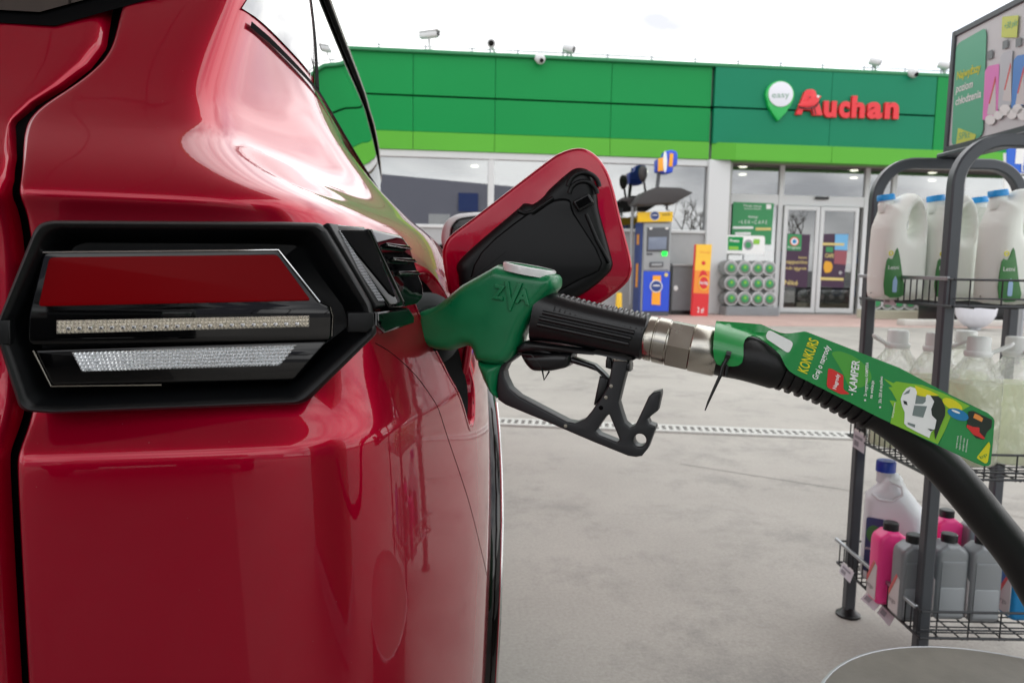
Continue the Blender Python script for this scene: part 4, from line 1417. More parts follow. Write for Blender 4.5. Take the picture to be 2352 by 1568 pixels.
LAMP_IN = [(20, 742), (20, 778), (75, 920), (690, 905), (835, 765), (835, 705), (735, 545), (110, 540)]
vs = BS.reshape(-1, 3)
fs = []
jw = sum(SPN[:7])
big = [(FC[0] + (y - FC[0]) * 1.03, FC[1] + (z - FC[1]) * 1.03) for y, z in FIL]
for i in range(NR - 1):
    for j in range(NC - 1):
        c = (BS[i, j] + BS[i + 1, j + 1]) / 2
        if j > jw - 6 and c[0] > -.1 and .75 < c[1] < 1.0 and inside((c[1], c[2]), big): continue
        if j > jw and (c[1] - WHEEL[0]) ** 2 + (c[2] - WHEEL[1]) ** 2 < WHEEL[2] ** 2 and c[0] > -.1: continue
        if c[1] < .72 and .86 < c[2] < 1.05 and inside(tuple((BPX[i, j] + BPX[i + 1, j + 1]) / 2), LAMP_IN): continue
        fs.append((i * NC + j, i * NC + j + 1, (i + 1) * NC + j + 1, (i + 1) * NC + j))
body_me = mesh(vs, fs, M['paint'], True)
body = put('body', body_me, None, car)
mm = body.modifiers.new('mirror', 'MIRROR')
mm.use_axis[0] = True
mo = put('mirror_axis', None, Matrix.Translation((CAR_X0, 0, 0)), car)
mm.mirror_object = mo
mo.name = 'centre_mark'

# filler lip, pocket, neck
nF = len(FIL)
lip = []
for k, (s, off) in enumerate(((1.075, .0006), (1.02, .0012), (1.0, .0004), (.985, -.004), (.97, -.012))):
    for (y, z) in FIL:
        lip.append(side_pt(FC[0] + (y - FC[0]) * s, FC[1] + (z - FC[1]) * s, off, 20))
fsl = [(k * nF + i, k * nF + (i + 1) % nF, (k + 1) * nF + (i + 1) % nF, (k + 1) * nF + i) for k in range(4) for i in range(nF)]
put('filler_lip', mesh(lip, fsl, M['paint'], True), None, body)
pk = []
for s, d in ((.985, .008), (.97, .03), (.93, .055), (.60, .06), (.05, .06)):
    for (y, z) in FIL:
        p = side_pt(FC[0] + (y - FC[0]) * s, FC[1] + (z - FC[1]) * s, 0, 20)
        pk.append(p - Vector((d, 0, 0)))
fsp = [(k * nF + i, k * nF + (i + 1) % nF, (k + 1) * nF + (i + 1) % nF, (k + 1) * nF + i) for k in range(4) for i in range(nF)]
pocket = put('filler_pocket', mesh(pk, fsp, M['black_trim'], True), None, car)
fn = side_pt(.875, .925, 0, 20)
put('filler_neck', lathe([(-.06, .034), (-.012, .034), (-.010, .028), (-.06, .026)], M['steel'], 24, (1, 0, 0), fn), None, car)

# seams: bumper to wing, tailgate backing
seam = smooth_poly([(862, 788), (905, 815), (960, 868), (1000, 925), (1030, 1010), (1068, 1130), (1105, 1260), (1124, 1340)], 5, False)
sp = [surf_px(x, y) for x, y in [(862, 788), (905, 815), (960, 868), (1000, 925), (1030, 1010), (1068, 1130), (1102, 1250), (1118, 1320)]]
sp = [Vector(p) for p in smooth_poly([tuple(p) for p in sp], 10, False)]
flatB, flatN = BS.reshape(-1, 3), BN.reshape(-1, 3)
for _ in range(2):
    for i, p in enumerate(sp):
        k = int(((flatB - np.array(p)) ** 2).sum(1).argmin())
        n_ = Vector(flatN[k])
        sp[i] = p - n_ * ((p - Vector(flatB[k])).dot(n_))
    sp = [sp[0]] + [sp[i - 1] * .25 + sp[i] * .5 + sp[i + 1] * .25 for i in range(1, len(sp) - 1)] + [sp[-1]]
put('bumper_seam', tube(sp, .00045, M['void'], 6), None, body)
gap_b = []
gz = np.linspace(.25, 1.55, 40)
for z in gz:
    r = int(np.interp(z, ZROW, np.arange(NR)))
    y = BS[r, 6, 1] + .03
    gap_b += [(-.30, y, z), (-.42, y, z)]
put('seal', mesh(gap_b, [(2 * i, 2 * i + 1, 2 * i + 3, 2 * i + 2) for i in range(39)], M['void']), None, car)

# -------- tailgate
TGX = [-.3475, -.3495, -.357, -.42, -.55, -.72, -.9]
TGO = [.016, .002, -.001, -.006, -.016, -.024, -.027]
TR = [r for r in range(0, NR) if .25 < ZROW[r] < 1.32]
tv = np.zeros((len(TR), len(TGX), 3))
for a, r in enumerate(TR):
    yb = BS[r, 8, 1]
    for b, (x, o) in enumerate(zip(TGX, TGO)):
        zz = ZROW[r]
        # the upper corner of the tailgate sweeps outwards to the right under the rear screen
        sh = np.interp(zz, [1.04, 1.06, 1.08, 1.115, 1.135, 1.155, 1.18, 1.205, 1.255], [.014, .012, .004, -.020, -.013, .002, .016, .022, .012]) * max(0, 1 - b / 4)
        tv[a, b] = (x + sh, yb + o, zz)
tg = bsp(tv, 1, [3, 3, 5, 5, 5, 5])
a, b = tg.shape[:2]
tail_me = mesh(tg.reshape(-1, 3), [(i * b + j, i * b + j + 1, (i + 1) * b + j + 1, (i + 1) * b + j) for i in range(a - 1) for j in range(b - 1)], M['paint'], True)
tailgate = put('tailgate', tail_me, None, car)
m2 = tailgate.modifiers.new('mirror', 'MIRROR')
m2.mirror_object = mo
# rear screen and its black surround
def rear_grid(x0, x1, z0, z1, off, mt, name, nx=14, nz=10, cornr=0.0):
    vv = []
    for i in range(nz + 1):
        for j in range(nx + 1):
            x = x0 + (x1 - x0) * j / nx
            lo = z0 + cornr * max(0, (x - (x1 - .10)) / .10) ** 2
            z = lo + (z1 - lo) * i / nz
            r = min(NR - 1, int(np.interp(z, ZROW, np.arange(NR)) + .5))
            f = np.interp(z, ZROW, np.arange(NR))
            k = min(int(f), NR - 2)
            f -= k
            yb = BS[k, 8, 1] * (1 - f) + BS[k + 1, 8, 1] * f
            o = np.interp(-x, [-.28 * -1, .36, .55, .9], [0.004, 0, -.012, -.022])
            vv.append((x, yb + o - off, z))
    return put(name, mesh(vv, [(i * (nx + 1) + j, i * (nx + 1) + j + 1, (i + 1) * (nx + 1) + j + 1, (i + 1) * (nx + 1) + j) for i in range(nz) for j in range(nx)], mt, True), None, car)


rear_grid(-1.48, -.285, 1.222, 1.60, .004, M['trim_matte'], 'screen_surround', cornr=.05)
rear_grid(-1.46, -.305, 1.236, 1.58, .008, M['car_glass'], 'rear_screen', cornr=.05)

# -------- side glass, pillar, roof strip
def side_grid(name, y0, y1, zlo, zhi, off, mt, ny=30, nz=8, parent=car):
    vv = []
    for i in range(nz + 1):
        for j in range(ny + 1):
            t = j / ny
            a, b = (zlo(t), zhi(t))
            y = (y0[0] + (y0[1] - y0[0]) * i / nz) * (1 - t) + (y1[0] + (y1[1] - y1[0]) * i / nz) * t
            vv.append(side_pt(y, a + (b - a) * i / nz, off))
    return put(name, mesh(vv, [(i * (ny + 1) + j, i * (ny + 1) + j + 1, (i + 1) * (ny + 1) + j + 1, (i + 1) * (ny + 1) + j) for i in range(nz) for j in range(ny)], mt, True), None, parent)


qw = side_grid('quarter_window', (.865, 1.20), (1.16, 1.42), lambda t: 1.272, lambda t: 1.575, .0022, M['car_glass'], 12)
side_grid('door_window', (1.20, 1.46), (3.5, 2.95), lambda t: 1.262 - .045 * t, lambda t: 1.575, .0026, M['car_glass'], 40)
side_grid('pillar_trim', (1.165, 1.425), (1.198, 1.452), lambda t: 1.262, lambda t: 1.58, .0034, M['trim_matte'], 4)
side_grid('roof_strip', (.95, .96), (3.1, 3.05), lambda t: 1.570, lambda t: 1.607, .006, M['trim_matte'], 50, 4)
side_grid('front_pillar', (3.47, 2.93), (3.56, 3.02), lambda t: 1.19, lambda t: 1.60, .006, M['trim_matte'], 6, 10)
side_grid('roof_chrome', (.95, .96), (3.1, 3.05), lambda t: 1.609, lambda t: 1.619, .007, M['chrome'], 50, 3)
side_grid('belt_strip', (.87, .875), (3.4, 3.4), lambda t: 1.254 - .042 * t, lambda t: 1.262 - .042 * t, .004, M['trim_matte'], 50, 2)

rail = [side_pt(y, 1.598 - .02 * max(0, y - 2.6), .009) for y in np.linspace(1.16, 3.0, 30)] + [side_pt(3.0 + .55 * t, 1.59 - .40 * t, .010) for t in np.linspace(.12, 1.0, 10)]
put('roof_rail', tube(rail, .0095, M['trim_matte'], 12), None, car)
put('rail_bright_strip', tube([p + Vector((.0075, 0, .008)) for p in rail], .0042, M['chrome'], 10), None, car)
# -------- door mirror
mp = planeY(2.55)
mirror = slab('door_mirror', [(1018, 575), (1012, 545), (1020, 512), (1044, 494), (1085, 489), (1150, 489), (1180, 505), (1185, 560), (1170, 590), (1050, 600)], mp, .12, M['offwhite'], car, .03, 0, rnd=.03)
slab('mirror_back', [(1030, 560), (1034, 522), (1050, 503), (1090, 497), (1150, 497), (1174, 512), (1176, 580), (1060, 590)], mp, .05, M['gloss_black'], mirror, .01, .045, rnd=.02)
put('mirror_arm', tube([mp.P(1030, 575), mp.P(975, 585)], .03, M['gloss_black'], 10), None, mirror)

# -------- wheel arch flare, wheel, sill
def flare(name, r0, r1, a0, a1, xo, mt, parent=car, n=26, xin=.07):
    vv = []
    for k in range(n + 1):
        a = a0 + (a1 - a0) * k / n
        for (r, dx) in ((r1 + .004, -.02), (r1, .004), (r1 - .012, xo), ((r0 + r1) / 2, xo + .002), (r0 + .008, xo - .001), (r0, xo - .014), (r0, -xin)):
            y = WHEEL[0] + cos(a) * r
            z = WHEEL[1] + sin(a) * r
            s = side_pt(y, max(z, .21), 0, 30)
            vv.append((min(s.x, .1) + dx, y, z))
    fl = [(k * 7 + i, k * 7 + i + 1, (k + 1) * 7 + i + 1, (k + 1) * 7 + i) for k in range(n) for i in range(6)]
    return put(name, mesh(vv, fl, mt, True), None, parent)


put('arch_bright_strip', tube([(side_pt(WHEEL[0] + cos(a) * .437, max(.22, WHEEL[1] + sin(a) * .437), 0, 30) + Vector((.019, 0, 0))) for a in np.linspace(radians(120), radians(196), 24)], .0028, M['chrome'], 8), None, car)
flare('arch_flare', .372, .438, radians(-8), radians(192), .020, M['gloss_black'])
wh = put('wheel', lathe([(-.11, .20), (-.115, .29), (-.10, .345), (-.06, .358), (.06, .358), (.10, .345), (.115, .29), (.11, .20)], M['hard_rubber'], 40, (1, 0, 0), (-.06, WHEEL[0], .358)), None, car)
put('rim', lathe([(.06, .20), (.085, .235), (.10, .24), (.095, .215), (.07, .20), (.06, .05), (.075, .045), (.075, .01)], M['steel'], 30, (1, 0, 0), (-.06, WHEEL[0], .358)), None, wh)
cbox('sill_cladding', (-.05, 2.0, .22), (.088, 3.6, .42), M['black_trim'], car, .02, 2)
cbox('bumper_skirt', (-1.75, .72, .20), (-.05, .80, .36), M['black_trim'], car, .02, 2)

# -------- tail lamp
lampP = Plane((-.33, .578, .95), (.055, -.272, 0.0))
lp = lambda px, d=0.0: [lampP.P(x, y) - lampP.n * d for x, y in px]


def loft(loops, mt, close=True, smooth=True, auto=30, cap_last=False):
    n = len(loops[0])
    vv = [p for l in loops for p in l]
    ff = [(k * n + i, k * n + (i + 1) % n, (k + 1) * n + (i + 1) % n, (k + 1) * n + i) for k in range(len(loops) - 1) for i in range(n)]
    if cap_last: ff.append(tuple((len(loops) - 1) * n + i for i in range(n)))
    return mesh(vv, ff, mt, smooth, auto=auto)


OUT = [(-14, 742), (-14, 778), (36, 938), (52, 950), (110, 954), (690, 932), (712, 922), (866, 770), (868, 757), (856, 700), (752, 522), (735, 511), (650, 508), (110, 505), (84, 512), (70, 528)]


def inset(px, a, b=None, cx=430, cy=730):
    """picks drawn towards the lamp's middle by a (sideways) and b (up/down) pixels"""
    b = a if b is None else b
    o = []
    for x, y in px:
        o.append((x + a * max(-1, min(1, (cx - x) / 330)), y + b * max(-1, min(1, (cy - y) / 170))))
    return o


def rp(px, r=10): return round_poly(px, r, 3)


base = rp(OUT)
loops = [lp(base, .085), lp(base, .030), lp(base, .008), lp(rp(inset(OUT, 5, 4)), .002), lp(rp(inset(OUT, 12, 9)), 0.0), lp(rp(inset(OUT, 20, 15)), .001), lp(rp(inset(OUT, 26, 20)), .005), lp(rp(inset(OUT, 44, 36)), .026), lp(rp(inset(OUT, 60, 50)), .036), lp(rp(inset(OUT, 120, 100)), .038)]
lamp = put('tail_lamp', loft(loops, M['black_trim'], auto=50, cap_last=True), None, car)
lamp['label'] = 'black hexagonal tail lamp with red reflector and clear light bars'
lensP = Plane(lampP.o - lampP.n * .020, lampP.n)
up = ZL((252, 258), (1535, 248), (1762, 535), (1815, 555), (1832, 600), (1828, 720), (1815, 742), (190, 768), (166, 740), (172, 600))
slab('upper_lens', up, lensP, .018, M['gloss_black'], lamp, .0022, 0, rnd=.004)
dn = ZL((203, 792), (1808, 742), (1622, 958), (300, 992))
slab('lower_lens', dn, lensP, .018, M['gloss_black'], lamp, .002, -.001, rnd=.003)
slab('red_reflector', ZL((292, 290), (1528, 275), (1712, 525), (232, 556)), lensP, .002, M['red_lens'], lamp, .0006, .0088, rnd=.003)
# lens edges catch the light
put('lens_edge', tube([lensP.P(*p, .009) for p in ZL((255, 262), (900, 256), (1535, 250), (1760, 532))], .0007, M['chrome'], 6), None, lamp)
put('lens_edge', tube([lensP.P(*p, .009) for p in ZL((203, 796), (300, 989), (900, 982))], .0006, M['steel'], 6), None, lamp)
put('lens_edge', tube([lensP.P(*p, .009) for p in ZL((1818, 560), (1832, 610), (1826, 718))], .0006, M['steel'], 6), None, lamp)


def prism_field(name, quad, nx, ny, mt, lift, d=.0022, cup=False):
    """field of small moulded pyramids (light guide optics) inside four picks"""
    bm = bmesh.new()
    rnd = random.Random(3)
    A, B, C_, D = [lensP.P(*p, lift) for p in quad]
    for i in range(nx):
        for j in range(ny):
            def q(u, v):
                return (A * (1 - u) + B * u) * (1 - v) + (D * (1 - u) + C_ * u) * v
            u0, u1, v0, v1 = i / nx, (i + 1) / nx, j / ny, (j + 1) / ny
            c = q((u0 + u1) / 2 + rnd.uniform(-.07, .07) / nx, (v0 + v1) / 2 + rnd.uniform(-.07, .07) / ny) + lensP.n * d * rnd.uniform(.7, 1.0)
            v = [bm.verts.new(p) for p in (q(u0, v0), q(u1, v0), q(u1, v1), q(u0, v1), c)]
            for k in range(4): bm.faces.new((v[k], v[(k + 1) % 4], v[4]))
    me = from_bm(bm, mt)
    o = put(name, me, None, lamp)
    o['kind'] = 'stuff'
    return o


prism_field('indicator_bar', ZL((330, 632), (1702, 606), (1702, 666), (330, 704)), 66, 3, M['lens_amber'], .0092, .0016)
for k in range(22):
    u = (k + .6) / 22.5
    x = 365 + (1690 - 365) * u
    y = 676 - 26 * u
    w = 11
    slab('led', ZL((x - w, y - 9), (x + w, y - 9), (x + w, y + 9), (x - w, y + 9)), lensP, .0012, M['chrome'], lamp, .0003, .0115)
prism_field('reversing_bar', ZL((410, 806), (1638, 765), (1542, 879), (466, 911)), 56, 6, M['lens_clear'], .0082, .0016)
# blocks at both ends of the bezel
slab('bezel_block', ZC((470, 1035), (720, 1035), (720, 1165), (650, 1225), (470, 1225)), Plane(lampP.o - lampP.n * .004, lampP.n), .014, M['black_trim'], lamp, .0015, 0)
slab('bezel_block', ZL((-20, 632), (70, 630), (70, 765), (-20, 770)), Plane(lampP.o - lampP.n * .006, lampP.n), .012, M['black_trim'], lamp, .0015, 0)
# right hand end: ribbed flank, dark channel, louvred side marker
flankP = plane3((752, 520, .632), (786, 524, .668), (868, 712, .652))
slab('ribbed_flank', [(750, 513), (779, 517), (908, 702), (862, 706)], flankP, .010, M['black_trim'], lamp, .002, -.003)
bm = bmesh.new()
for k in range(46):
    t = (k + .5) / 46
    a = Vector((757, 530)).lerp(Vector((862, 694)), t)
    b = Vector((783, 533)).lerp(Vector((896, 695)), t)
    s = .15 + .55 * abs(sin(t * 3.0 + .4))
    a2 = a.lerp(b, max(0.02, .55 - t * .9))
    b2 = a.lerp(b, min(.98, 1.05 - .3 * t))
    for (p, q, w) in ((a2, b2, .9),):
        A, B = flankP.P(p.x, p.y, .0025), flankP.P(q.x, q.y, .0025)
        A1, B1 = flankP.P(p.x + .5, p.y + w, .0025), flankP.P(q.x + .5, q.y + w, .0025)
        v = [bm.verts.new(c) for c in (A, B, B1, A1)]
        u = [bm.verts.new(c + flankP.n * .0006) for c in (A, B, B1, A1)]
        bm.faces.new(u)
        for i in range(4): bm.faces.new((v[i], v[(i + 1) % 4], u[(i + 1) % 4], u[i]))
o = put('flank_ribs', from_bm(bm, M['white_rib']), None, lamp)
o['kind'] = 'stuff'
chP = plane3((790, 525, .662), (862, 530, .70), (915, 700, .69))
slab('marker_channel', ZC((275, 185), (620, 215), (655, 250), (1005, 985), (880, 1000), (855, 985)), chP, .03, M['gloss_black'], lamp, .004, -.012)
slab('marker_channel_floor', ZC((350, 260), (640, 262), (900, 900), (850, 870)), chP, .004, M['void'], lamp, .0008, .0026)
smP = plane3((868, 528, .700), (940, 552, .765), (905, 700, .69))
side_m = slab('side_marker', ZC((660, 222), (985, 295), (1060, 400), (1130, 620), (1195, 800), (1195, 905), (1150, 955), (1010, 985)), smP, .022, M['gloss_black'], lamp, .004, -.009, rnd=.004)
for k, (a, b) in enumerate((((795, 405), (1035, 438)), ((860, 545), (1085, 562)), ((915, 680), (1120, 680)))):
    slab('marker_louvre', ZC((a[0], a[1] - 26), (b[0] - 12, b[1] - 30), (b[0], b[1]), (a[0] + 8, a[1])), smP, .004, M['gloss_black'], lamp, .001, .004)
    slab('marker_louvre_edge', ZC((a[0] + 4, a[1] - 4), (b[0], b[1] - 2), (b[0] + 2, b[1] + 8), (a[0] + 10, a[1] + 8)), smP, .004, M['chrome'], lamp, .0008, .0052)
slab('lower_trim', ZC((725, 1035), (1030, 990), (1090, 1085), (1085, 1150), (800, 1245), (725, 1170)), plane3((872, 720, .655), (955, 722, .76), (880, 770, .66)), .012, M['gloss_black'], lamp, .003, -.002)

# -------- open filler flap (hinged at the front edge of the opening)
flapP = plane2((1040, 620, .945), (1440, 600, .915))
fo = ZD((600, 1480), (545, 1330), (513, 1130), (530, 1020), (600, 925), (800, 775), (1400, 312), (1550, 216), (1690, 178), (1800, 203), (1905, 300), (1990, 470), (2080, 830), (2158, 1130), (2165, 1260), (2110, 1370), (1900, 1530), (1660, 1640), (1300, 1700), (900, 1700))
flap = slab('filler_flap', smooth_poly(fo, 4), flapP, .013, M['paint'], car, .0055, 0, res=4)
flap['label'] = 'open red fuel filler flap with black inner liner'
fi = ZD((700, 1500), (655, 1290), (640, 1210), (690, 1130), (860, 975), (1180, 705), (1215, 668), (1260, 664), (1310, 668), (1400, 600), (1440, 548), (1600, 405), (1680, 358), (1760, 365), (1815, 410), (1845, 500), (1868, 640), (1880, 740), (1985, 1130), (1992, 1210), (1960, 1270), (1800, 1410), (1600, 1520), (1300, 1620), (900, 1620))
liner = puff('flap_liner', smooth_poly(fi, 3), flapP, .0125, .016, M['black_trim'], flap, .005, cell=.003, floor=.002)
rim_in = ZD((860, 1090), (1250, 760), (1310, 755), (1480, 640), (1620, 640), (1660, 760), (1900, 1180), (1700, 1330), (1300, 1500), (800, 1400))
slab('liner_recess', smooth_poly(rim_in, 3), flapP, .002, M['void'], liner, .0006, .0170)
slab('liner_recess_floor', smooth_poly(inset(rim_in, 6, 6, *ZD((1350, 1100))[0]), 3), flapP, .003, M['black_trim'], liner, .0012, .0172)
for (cx, cy, rr) in ((1740, 540, 135), (1735, 600, 120)):
    put('liner_rib', tube([flapP.P(*ZD((cx + rr * cos(a), cy - rr * sin(a)))[0], .0172) for a in np.linspace(.1, 3.0, 14)], .003, M['black_trim'], 8), None, liner)
slab('flap_latch', ZD((1640, 660), (1780, 585), (1830, 670), (1690, 745)), flapP, .012, M['hard_rubber'], liner, .002, .020, rnd=.003)
slab('latch_slot', ZD((1665, 665), (1770, 608), (1805, 665), (1700, 720)), flapP, .004, M['void'], liner, .001, .0255)
put('liner_rib', tube([flapP.P(*p, .017) for p in ZD((1760, 760), (1850, 980), (1960, 1180))], .0026, M['black_trim'], 8), None, liner)
put('liner_rib', tube([flapP.P(*p, .017) for p in ZD((760, 1330), (1080, 1075), (1100, 1130))], .002, M['black_trim'], 8), None, liner)
put('liner_rib', tube([flapP.P(*p, .017) for p in ZD((1180, 735), (1230, 755), (1300, 745), (1480, 620))], .0026, M['black_trim'], 8), None, liner)
# hinge arm from the pocket to the flap
ha = side_pt(.945, .93, -.02, 20)
put('flap_hinge', tube([ha, ha + Vector((.012, .012, 0)), flapP.P(1052, 660, -.004)], .008, M['black_trim'], 8), None, flap)
put('flap_hinge', tube([ha + Vector((.012, 0, -.085)), ha + Vector((.03, .012, -.085)), flapP.P(1085, 720, -.004)], .006, M['paint'], 8), None, flap)

# ================================================================== fuel nozzle
NP = plane2((985, 720, .835), (1640, 790, .705))
nb = NP.P(1300, 760)
nozzle = thing('fuel_nozzle', (nb.x, nb.y, nb.z), 'green and black fuel nozzle plugged into the car filler', 'fuel nozzle')
cov = ZE((-25, 600), (0, 572), (110, 535), (230, 450), (360, 340), (520, 250), (640, 180), (678, 158), (720, 172), (950, 212), (1170, 240), (1212, 262), (1226, 300), (1222, 360), (1205, 388), (1130, 470), (1050, 560), (965, 680), (912, 790), (885, 880), (835, 975), (770, 1045), (700, 1062), (600, 1056), (500, 1035), (478, 1000), (455, 930), (435, 900), (380, 897), (320, 915), (240, 940), (130, 930), (30, 890), (-25, 840), (-35, 720))
cover = puff('cover', smooth_poly(cov, 2), NP, .0235, .012, M['nozzle_green'], nozzle, cell=.0024, power=2.2, floor=.004)
beak = ZE((484, 1020), (560, 1040), (700, 1055), (765, 1045), (715, 1085), (692, 1140), (668, 1250), (662, 1300), (676, 1376), (655, 1376), (600, 1310), (545, 1200), (505, 1095))
puff('beak', beak, NP, .0185, .010, M['nozzle_green'], nozzle, cell=.0025, floor=.004)
# raised maker's letters
for s, p0, p1, h in (('Z', (675, 452), (780, 472), 120), ('V', (782, 530), (938, 556), 250), ('A', (878, 490), (1010, 512), 128)):
    a, b = ZE(p0, p1)
    if s == 'V': a, b = ZE((755, 545), (915, 572))
    text('raised_letter', s, NP, a, b, h / 3.92 * .98, M['nozzle_green'], cover, lift=.0235, extrude=.0026, offset=.010, shear=.0, bevel=.0006)
# clear cap on top
capc = NP.P(*ZE((945, 192))[0])
cax = (NP.P(*ZE((950, 150))[0]) - NP.P(*ZE((932, 250))[0])).normalized()
cr = (NP.P(*ZE((1180, 235))[0]) - NP.P(*ZE((712, 150))[0])).length / 2
put('window_cap', lathe([(-.006, cr * .98), (.0008, cr), (.0022, cr * .985), (.0026, cr * .95), (.0020, cr * .90), (.0019, .0005)], M['clear_cap'], 40, cax + NP.n * .0, capc), None, nozzle)
put('cap_disc', lathe([(.0016, cr * .86), (.0023, cr * .86), (.0023, .0005)], M['nozzle_green'], 36, cax + NP.n * .0, capc), None, nozzle)
# spout and collar into the filler
s0 = NP.P(*ZE((60, 740))[0])
s1 = Vector((fn.x - .03, fn.y, fn.z - .005))
put('spout_collar', tube([s0, s0.lerp(s1, .35), s0.lerp(s1, .5)], [.026, .024, .019], M['hard_rubber'], 24), None, nozzle)
put('spout', tube([s0.lerp(s1, .4), s1, s1 + Vector((-.06, .005, -.02))], .0115, M['steel'], 20), None, nozzle)
put('splash_guard', lathe([(0, .020), (.004, .040), (.010, .042), (.013, .030)], M['hard_rubber'], 30, (s0 - s1), s0.lerp(s1, .45)), None, nozzle)
# grip
g0, g1 = NP.P(*ZA((600, 835))[0]), NP.P(*ZA((1118, 948))[0])
gd = (g1 - g0).normalized()
gl = (g1 - g0).length
gup = gd.cross(NP.n).normalized()
if gup.z < 0: gup = -gup
gr = .0225


def super_ring(c, a, b, ra, rb, n, e=2.6):
    o = []
    for k in range(n):
        t = 2 * pi * k / n
        x, y = cos(t), sin(t)
        o.append(c + a * (ra * math.copysign(abs(x) ** (2 / e), x)) + b * (rb * math.copysign(abs(y) ** (2 / e), y)))
    return o


rings = []
for u, ra, rb in ((0, .021, .029), (.12, .0215, .0265), (.3, .022, .0245), (.6, .0225, .0232), (.9, .0222, .0228), (.985, .0222, .0228), (1.0, .0205, .021)):
    rings.append(super_ring(g0 + gd * gl * u, NP.n, gup, ra, rb, 40))
grip_me = loft(rings, M['hard_rubber'], auto=40, cap_last=True)
grip = put('grip', grip_me, None, nozzle)
for k in range(17):
    u = .20 + .77 * k / 16
    hgt = .0232 + .006 * max(0, .5 - u)
    c = g0 + gd * gl * u
    pts = [c + NP.n * (.0212 * cos(t)) + gup * (hgt * sin(t)) for t in np.linspace(.35, pi - .35, 14)]
    put('grip_rib', tube(pts, .0021, M['hard_rubber'], 8), None, grip)
for k, (a, b) in enumerate((((655, 823), (1075, 915)), ((640, 850), (1062, 942)), ((632, 877), (1050, 967)))):
    A, B = NP.P(*ZA(a)[0], .0222), NP.P(*ZA(b)[0], .0222)
    put('grip_bar', tube([A, B], .0024, M['hard_rubber'], 10), None, grip)
slab('grip_keel', ZB((735, 240), (800, 190), (1400, 270), (1660, 330), (1640, 342), (1370, 285), (1330, 300), (1150, 285), (900, 262), (740, 290)), NP, .030, M['hard_rubber'], grip, .004, 0)
# trigger, trigger guard and their fittings
gpoly = ZB((735, 285), (640, 350), (598, 385), (578, 460), (572, 560), (583, 650), (640, 690), (1000, 838), (1170, 912), (1330, 980), (1530, 1060), (1600, 1088), (1660, 1096), (1705, 1088), (1752, 1030), (1782, 950), (1812, 872), (1810, 855), (1765, 838), (1750, 800), (1790, 765), (1830, 735), (1856, 612), (1852, 580), (1785, 598), (1757, 625), (1690, 770), (1652, 848), (1612, 866), (1572, 832), (1548, 760), (1523, 672), (1560, 520), (1602, 362), (1602, 335), (1480, 335), (1460, 430), (1438, 545), (1380, 640), (1310, 742), (1260, 802), (1185, 832), (1120, 820), (740, 622), (672, 562), (634, 480), (625, 430), (652, 372), (745, 305))
tri = ZB((1450, 765), (1490, 860), (1530, 958), (1512, 980), (1370, 922), (1346, 893), (1395, 820), (1432, 772))
cir = ZB(*[(1688 + 50 * cos(t), 965 + 50 * sin(t)) for t in np.linspace(0, 2 * pi, 20, endpoint=False)])
guard = slab('trigger_guard', gpoly, NP, .019, M['guard'], nozzle, .0022, 0, holes=(tri, cir), res=3)
trg = ZB((735, 268), (780, 246), (910, 243), (1150, 318), (1330, 378), (1400, 440), (1445, 490), (1415, 494), (1388, 468), (1350, 432), (1270, 402), (1100, 352), (900, 292), (740, 297))
slab('trigger', trg, NP, .016, M['hard_rubber'], nozzle, .003, 0, res=3)
slab('trigger_link', ZB((1368, 470), (1440, 485), (1425, 590), (1330, 702), (1322, 690), (1340, 600)), NP, .010, M['hard_rubber'], nozzle, .002, 0)
slab('latch_block', ZB((1428, 312), (1458, 312), (1476, 420), (1418, 402), (1420, 350)), NP, .016, M['hard_rubber'], nozzle, .002, 0)
slab('pivot_block', ZB((1588, 360), (1612, 345), (1615, 430), (1592, 430)), NP, .022, M['hard_rubber'], nozzle, .003, 0)
slab('valve_housing', ZB((750, 285), (1168, 285), (1140, 395), (990, 428), (850, 426), (800, 375)), NP, .034, M['hard_rubber'], nozzle, .006, -.004, rnd=.006, res=3)
put('guard_clip', tube([NP.P(*p, .012) for p in ZB((760, 292), (850, 300), (900, 350), (935, 410), (950, 492), (990, 425))], .0011, M['hard_rubber'], 6), None, nozzle)
plate = slab('size_plate', ZB((1490, 285), (1592, 300), (1592, 348), (1490, 346)), NP, .014, M['steel'], nozzle, .001, .006)
a, b = ZB((1503, 332), (1560, 336))
text('plate_number', '05', NP, a, b, 9, M['void'], plate, lift=.0133)
for c in ((1468, 541), (1427, 629), (1113, 852)):
    put('rivet', lathe([(0, .0022), (.0008, .0019), (.0009, .0002)], M['steel'], 12, NP.n, NP.P(*ZB(c)[0], .0094)), None, guard)
put('rivet', lathe([(0, .0024), (.0004, .0024), (.0005, .0002)], M['void'], 12, NP.n, NP.P(*ZB((1388, 711))[0], .0094)), None, guard)
# swivel fittings
w0, w1 = NP.P(*ZB((1732, 172))[0]), NP.P(*ZB((2300, 292))[0])
wd = (w1 - w0).normalized()
k1 = .98 / 3.36 * (NP.P(1500, 800) - CAM).length / FPX
put('swivel', lathe([(-.004, .0205), (.0005, .0222), (.002, .0228), (.0078, .0228), (.0085, .0215), (.0098, .0215), (.0104, .0232), (.0215, .0232), (.0222, .0222), (.0235, .0222)], M['steel'], 48, wd, w0), None, nozzle)
wl = (w1 - w0).length
put('hexagon_nut', lathe([(.0232, .0228), (.0240, .0250), (.0455, .0250), (.0462, .0236)], M['steel'], 6, wd, w0, auto=20), None, nozzle)
put('end_ring', lathe([(.0460, .0232), (.0468, .0240), (wl - .002, .0240), (wl, .0225)], M['steel'], 40, wd, w0), None, nozzle)

# ================================================================== hose with its boot
def hp(px, py, Y): return planeY(Y).P(px, py)


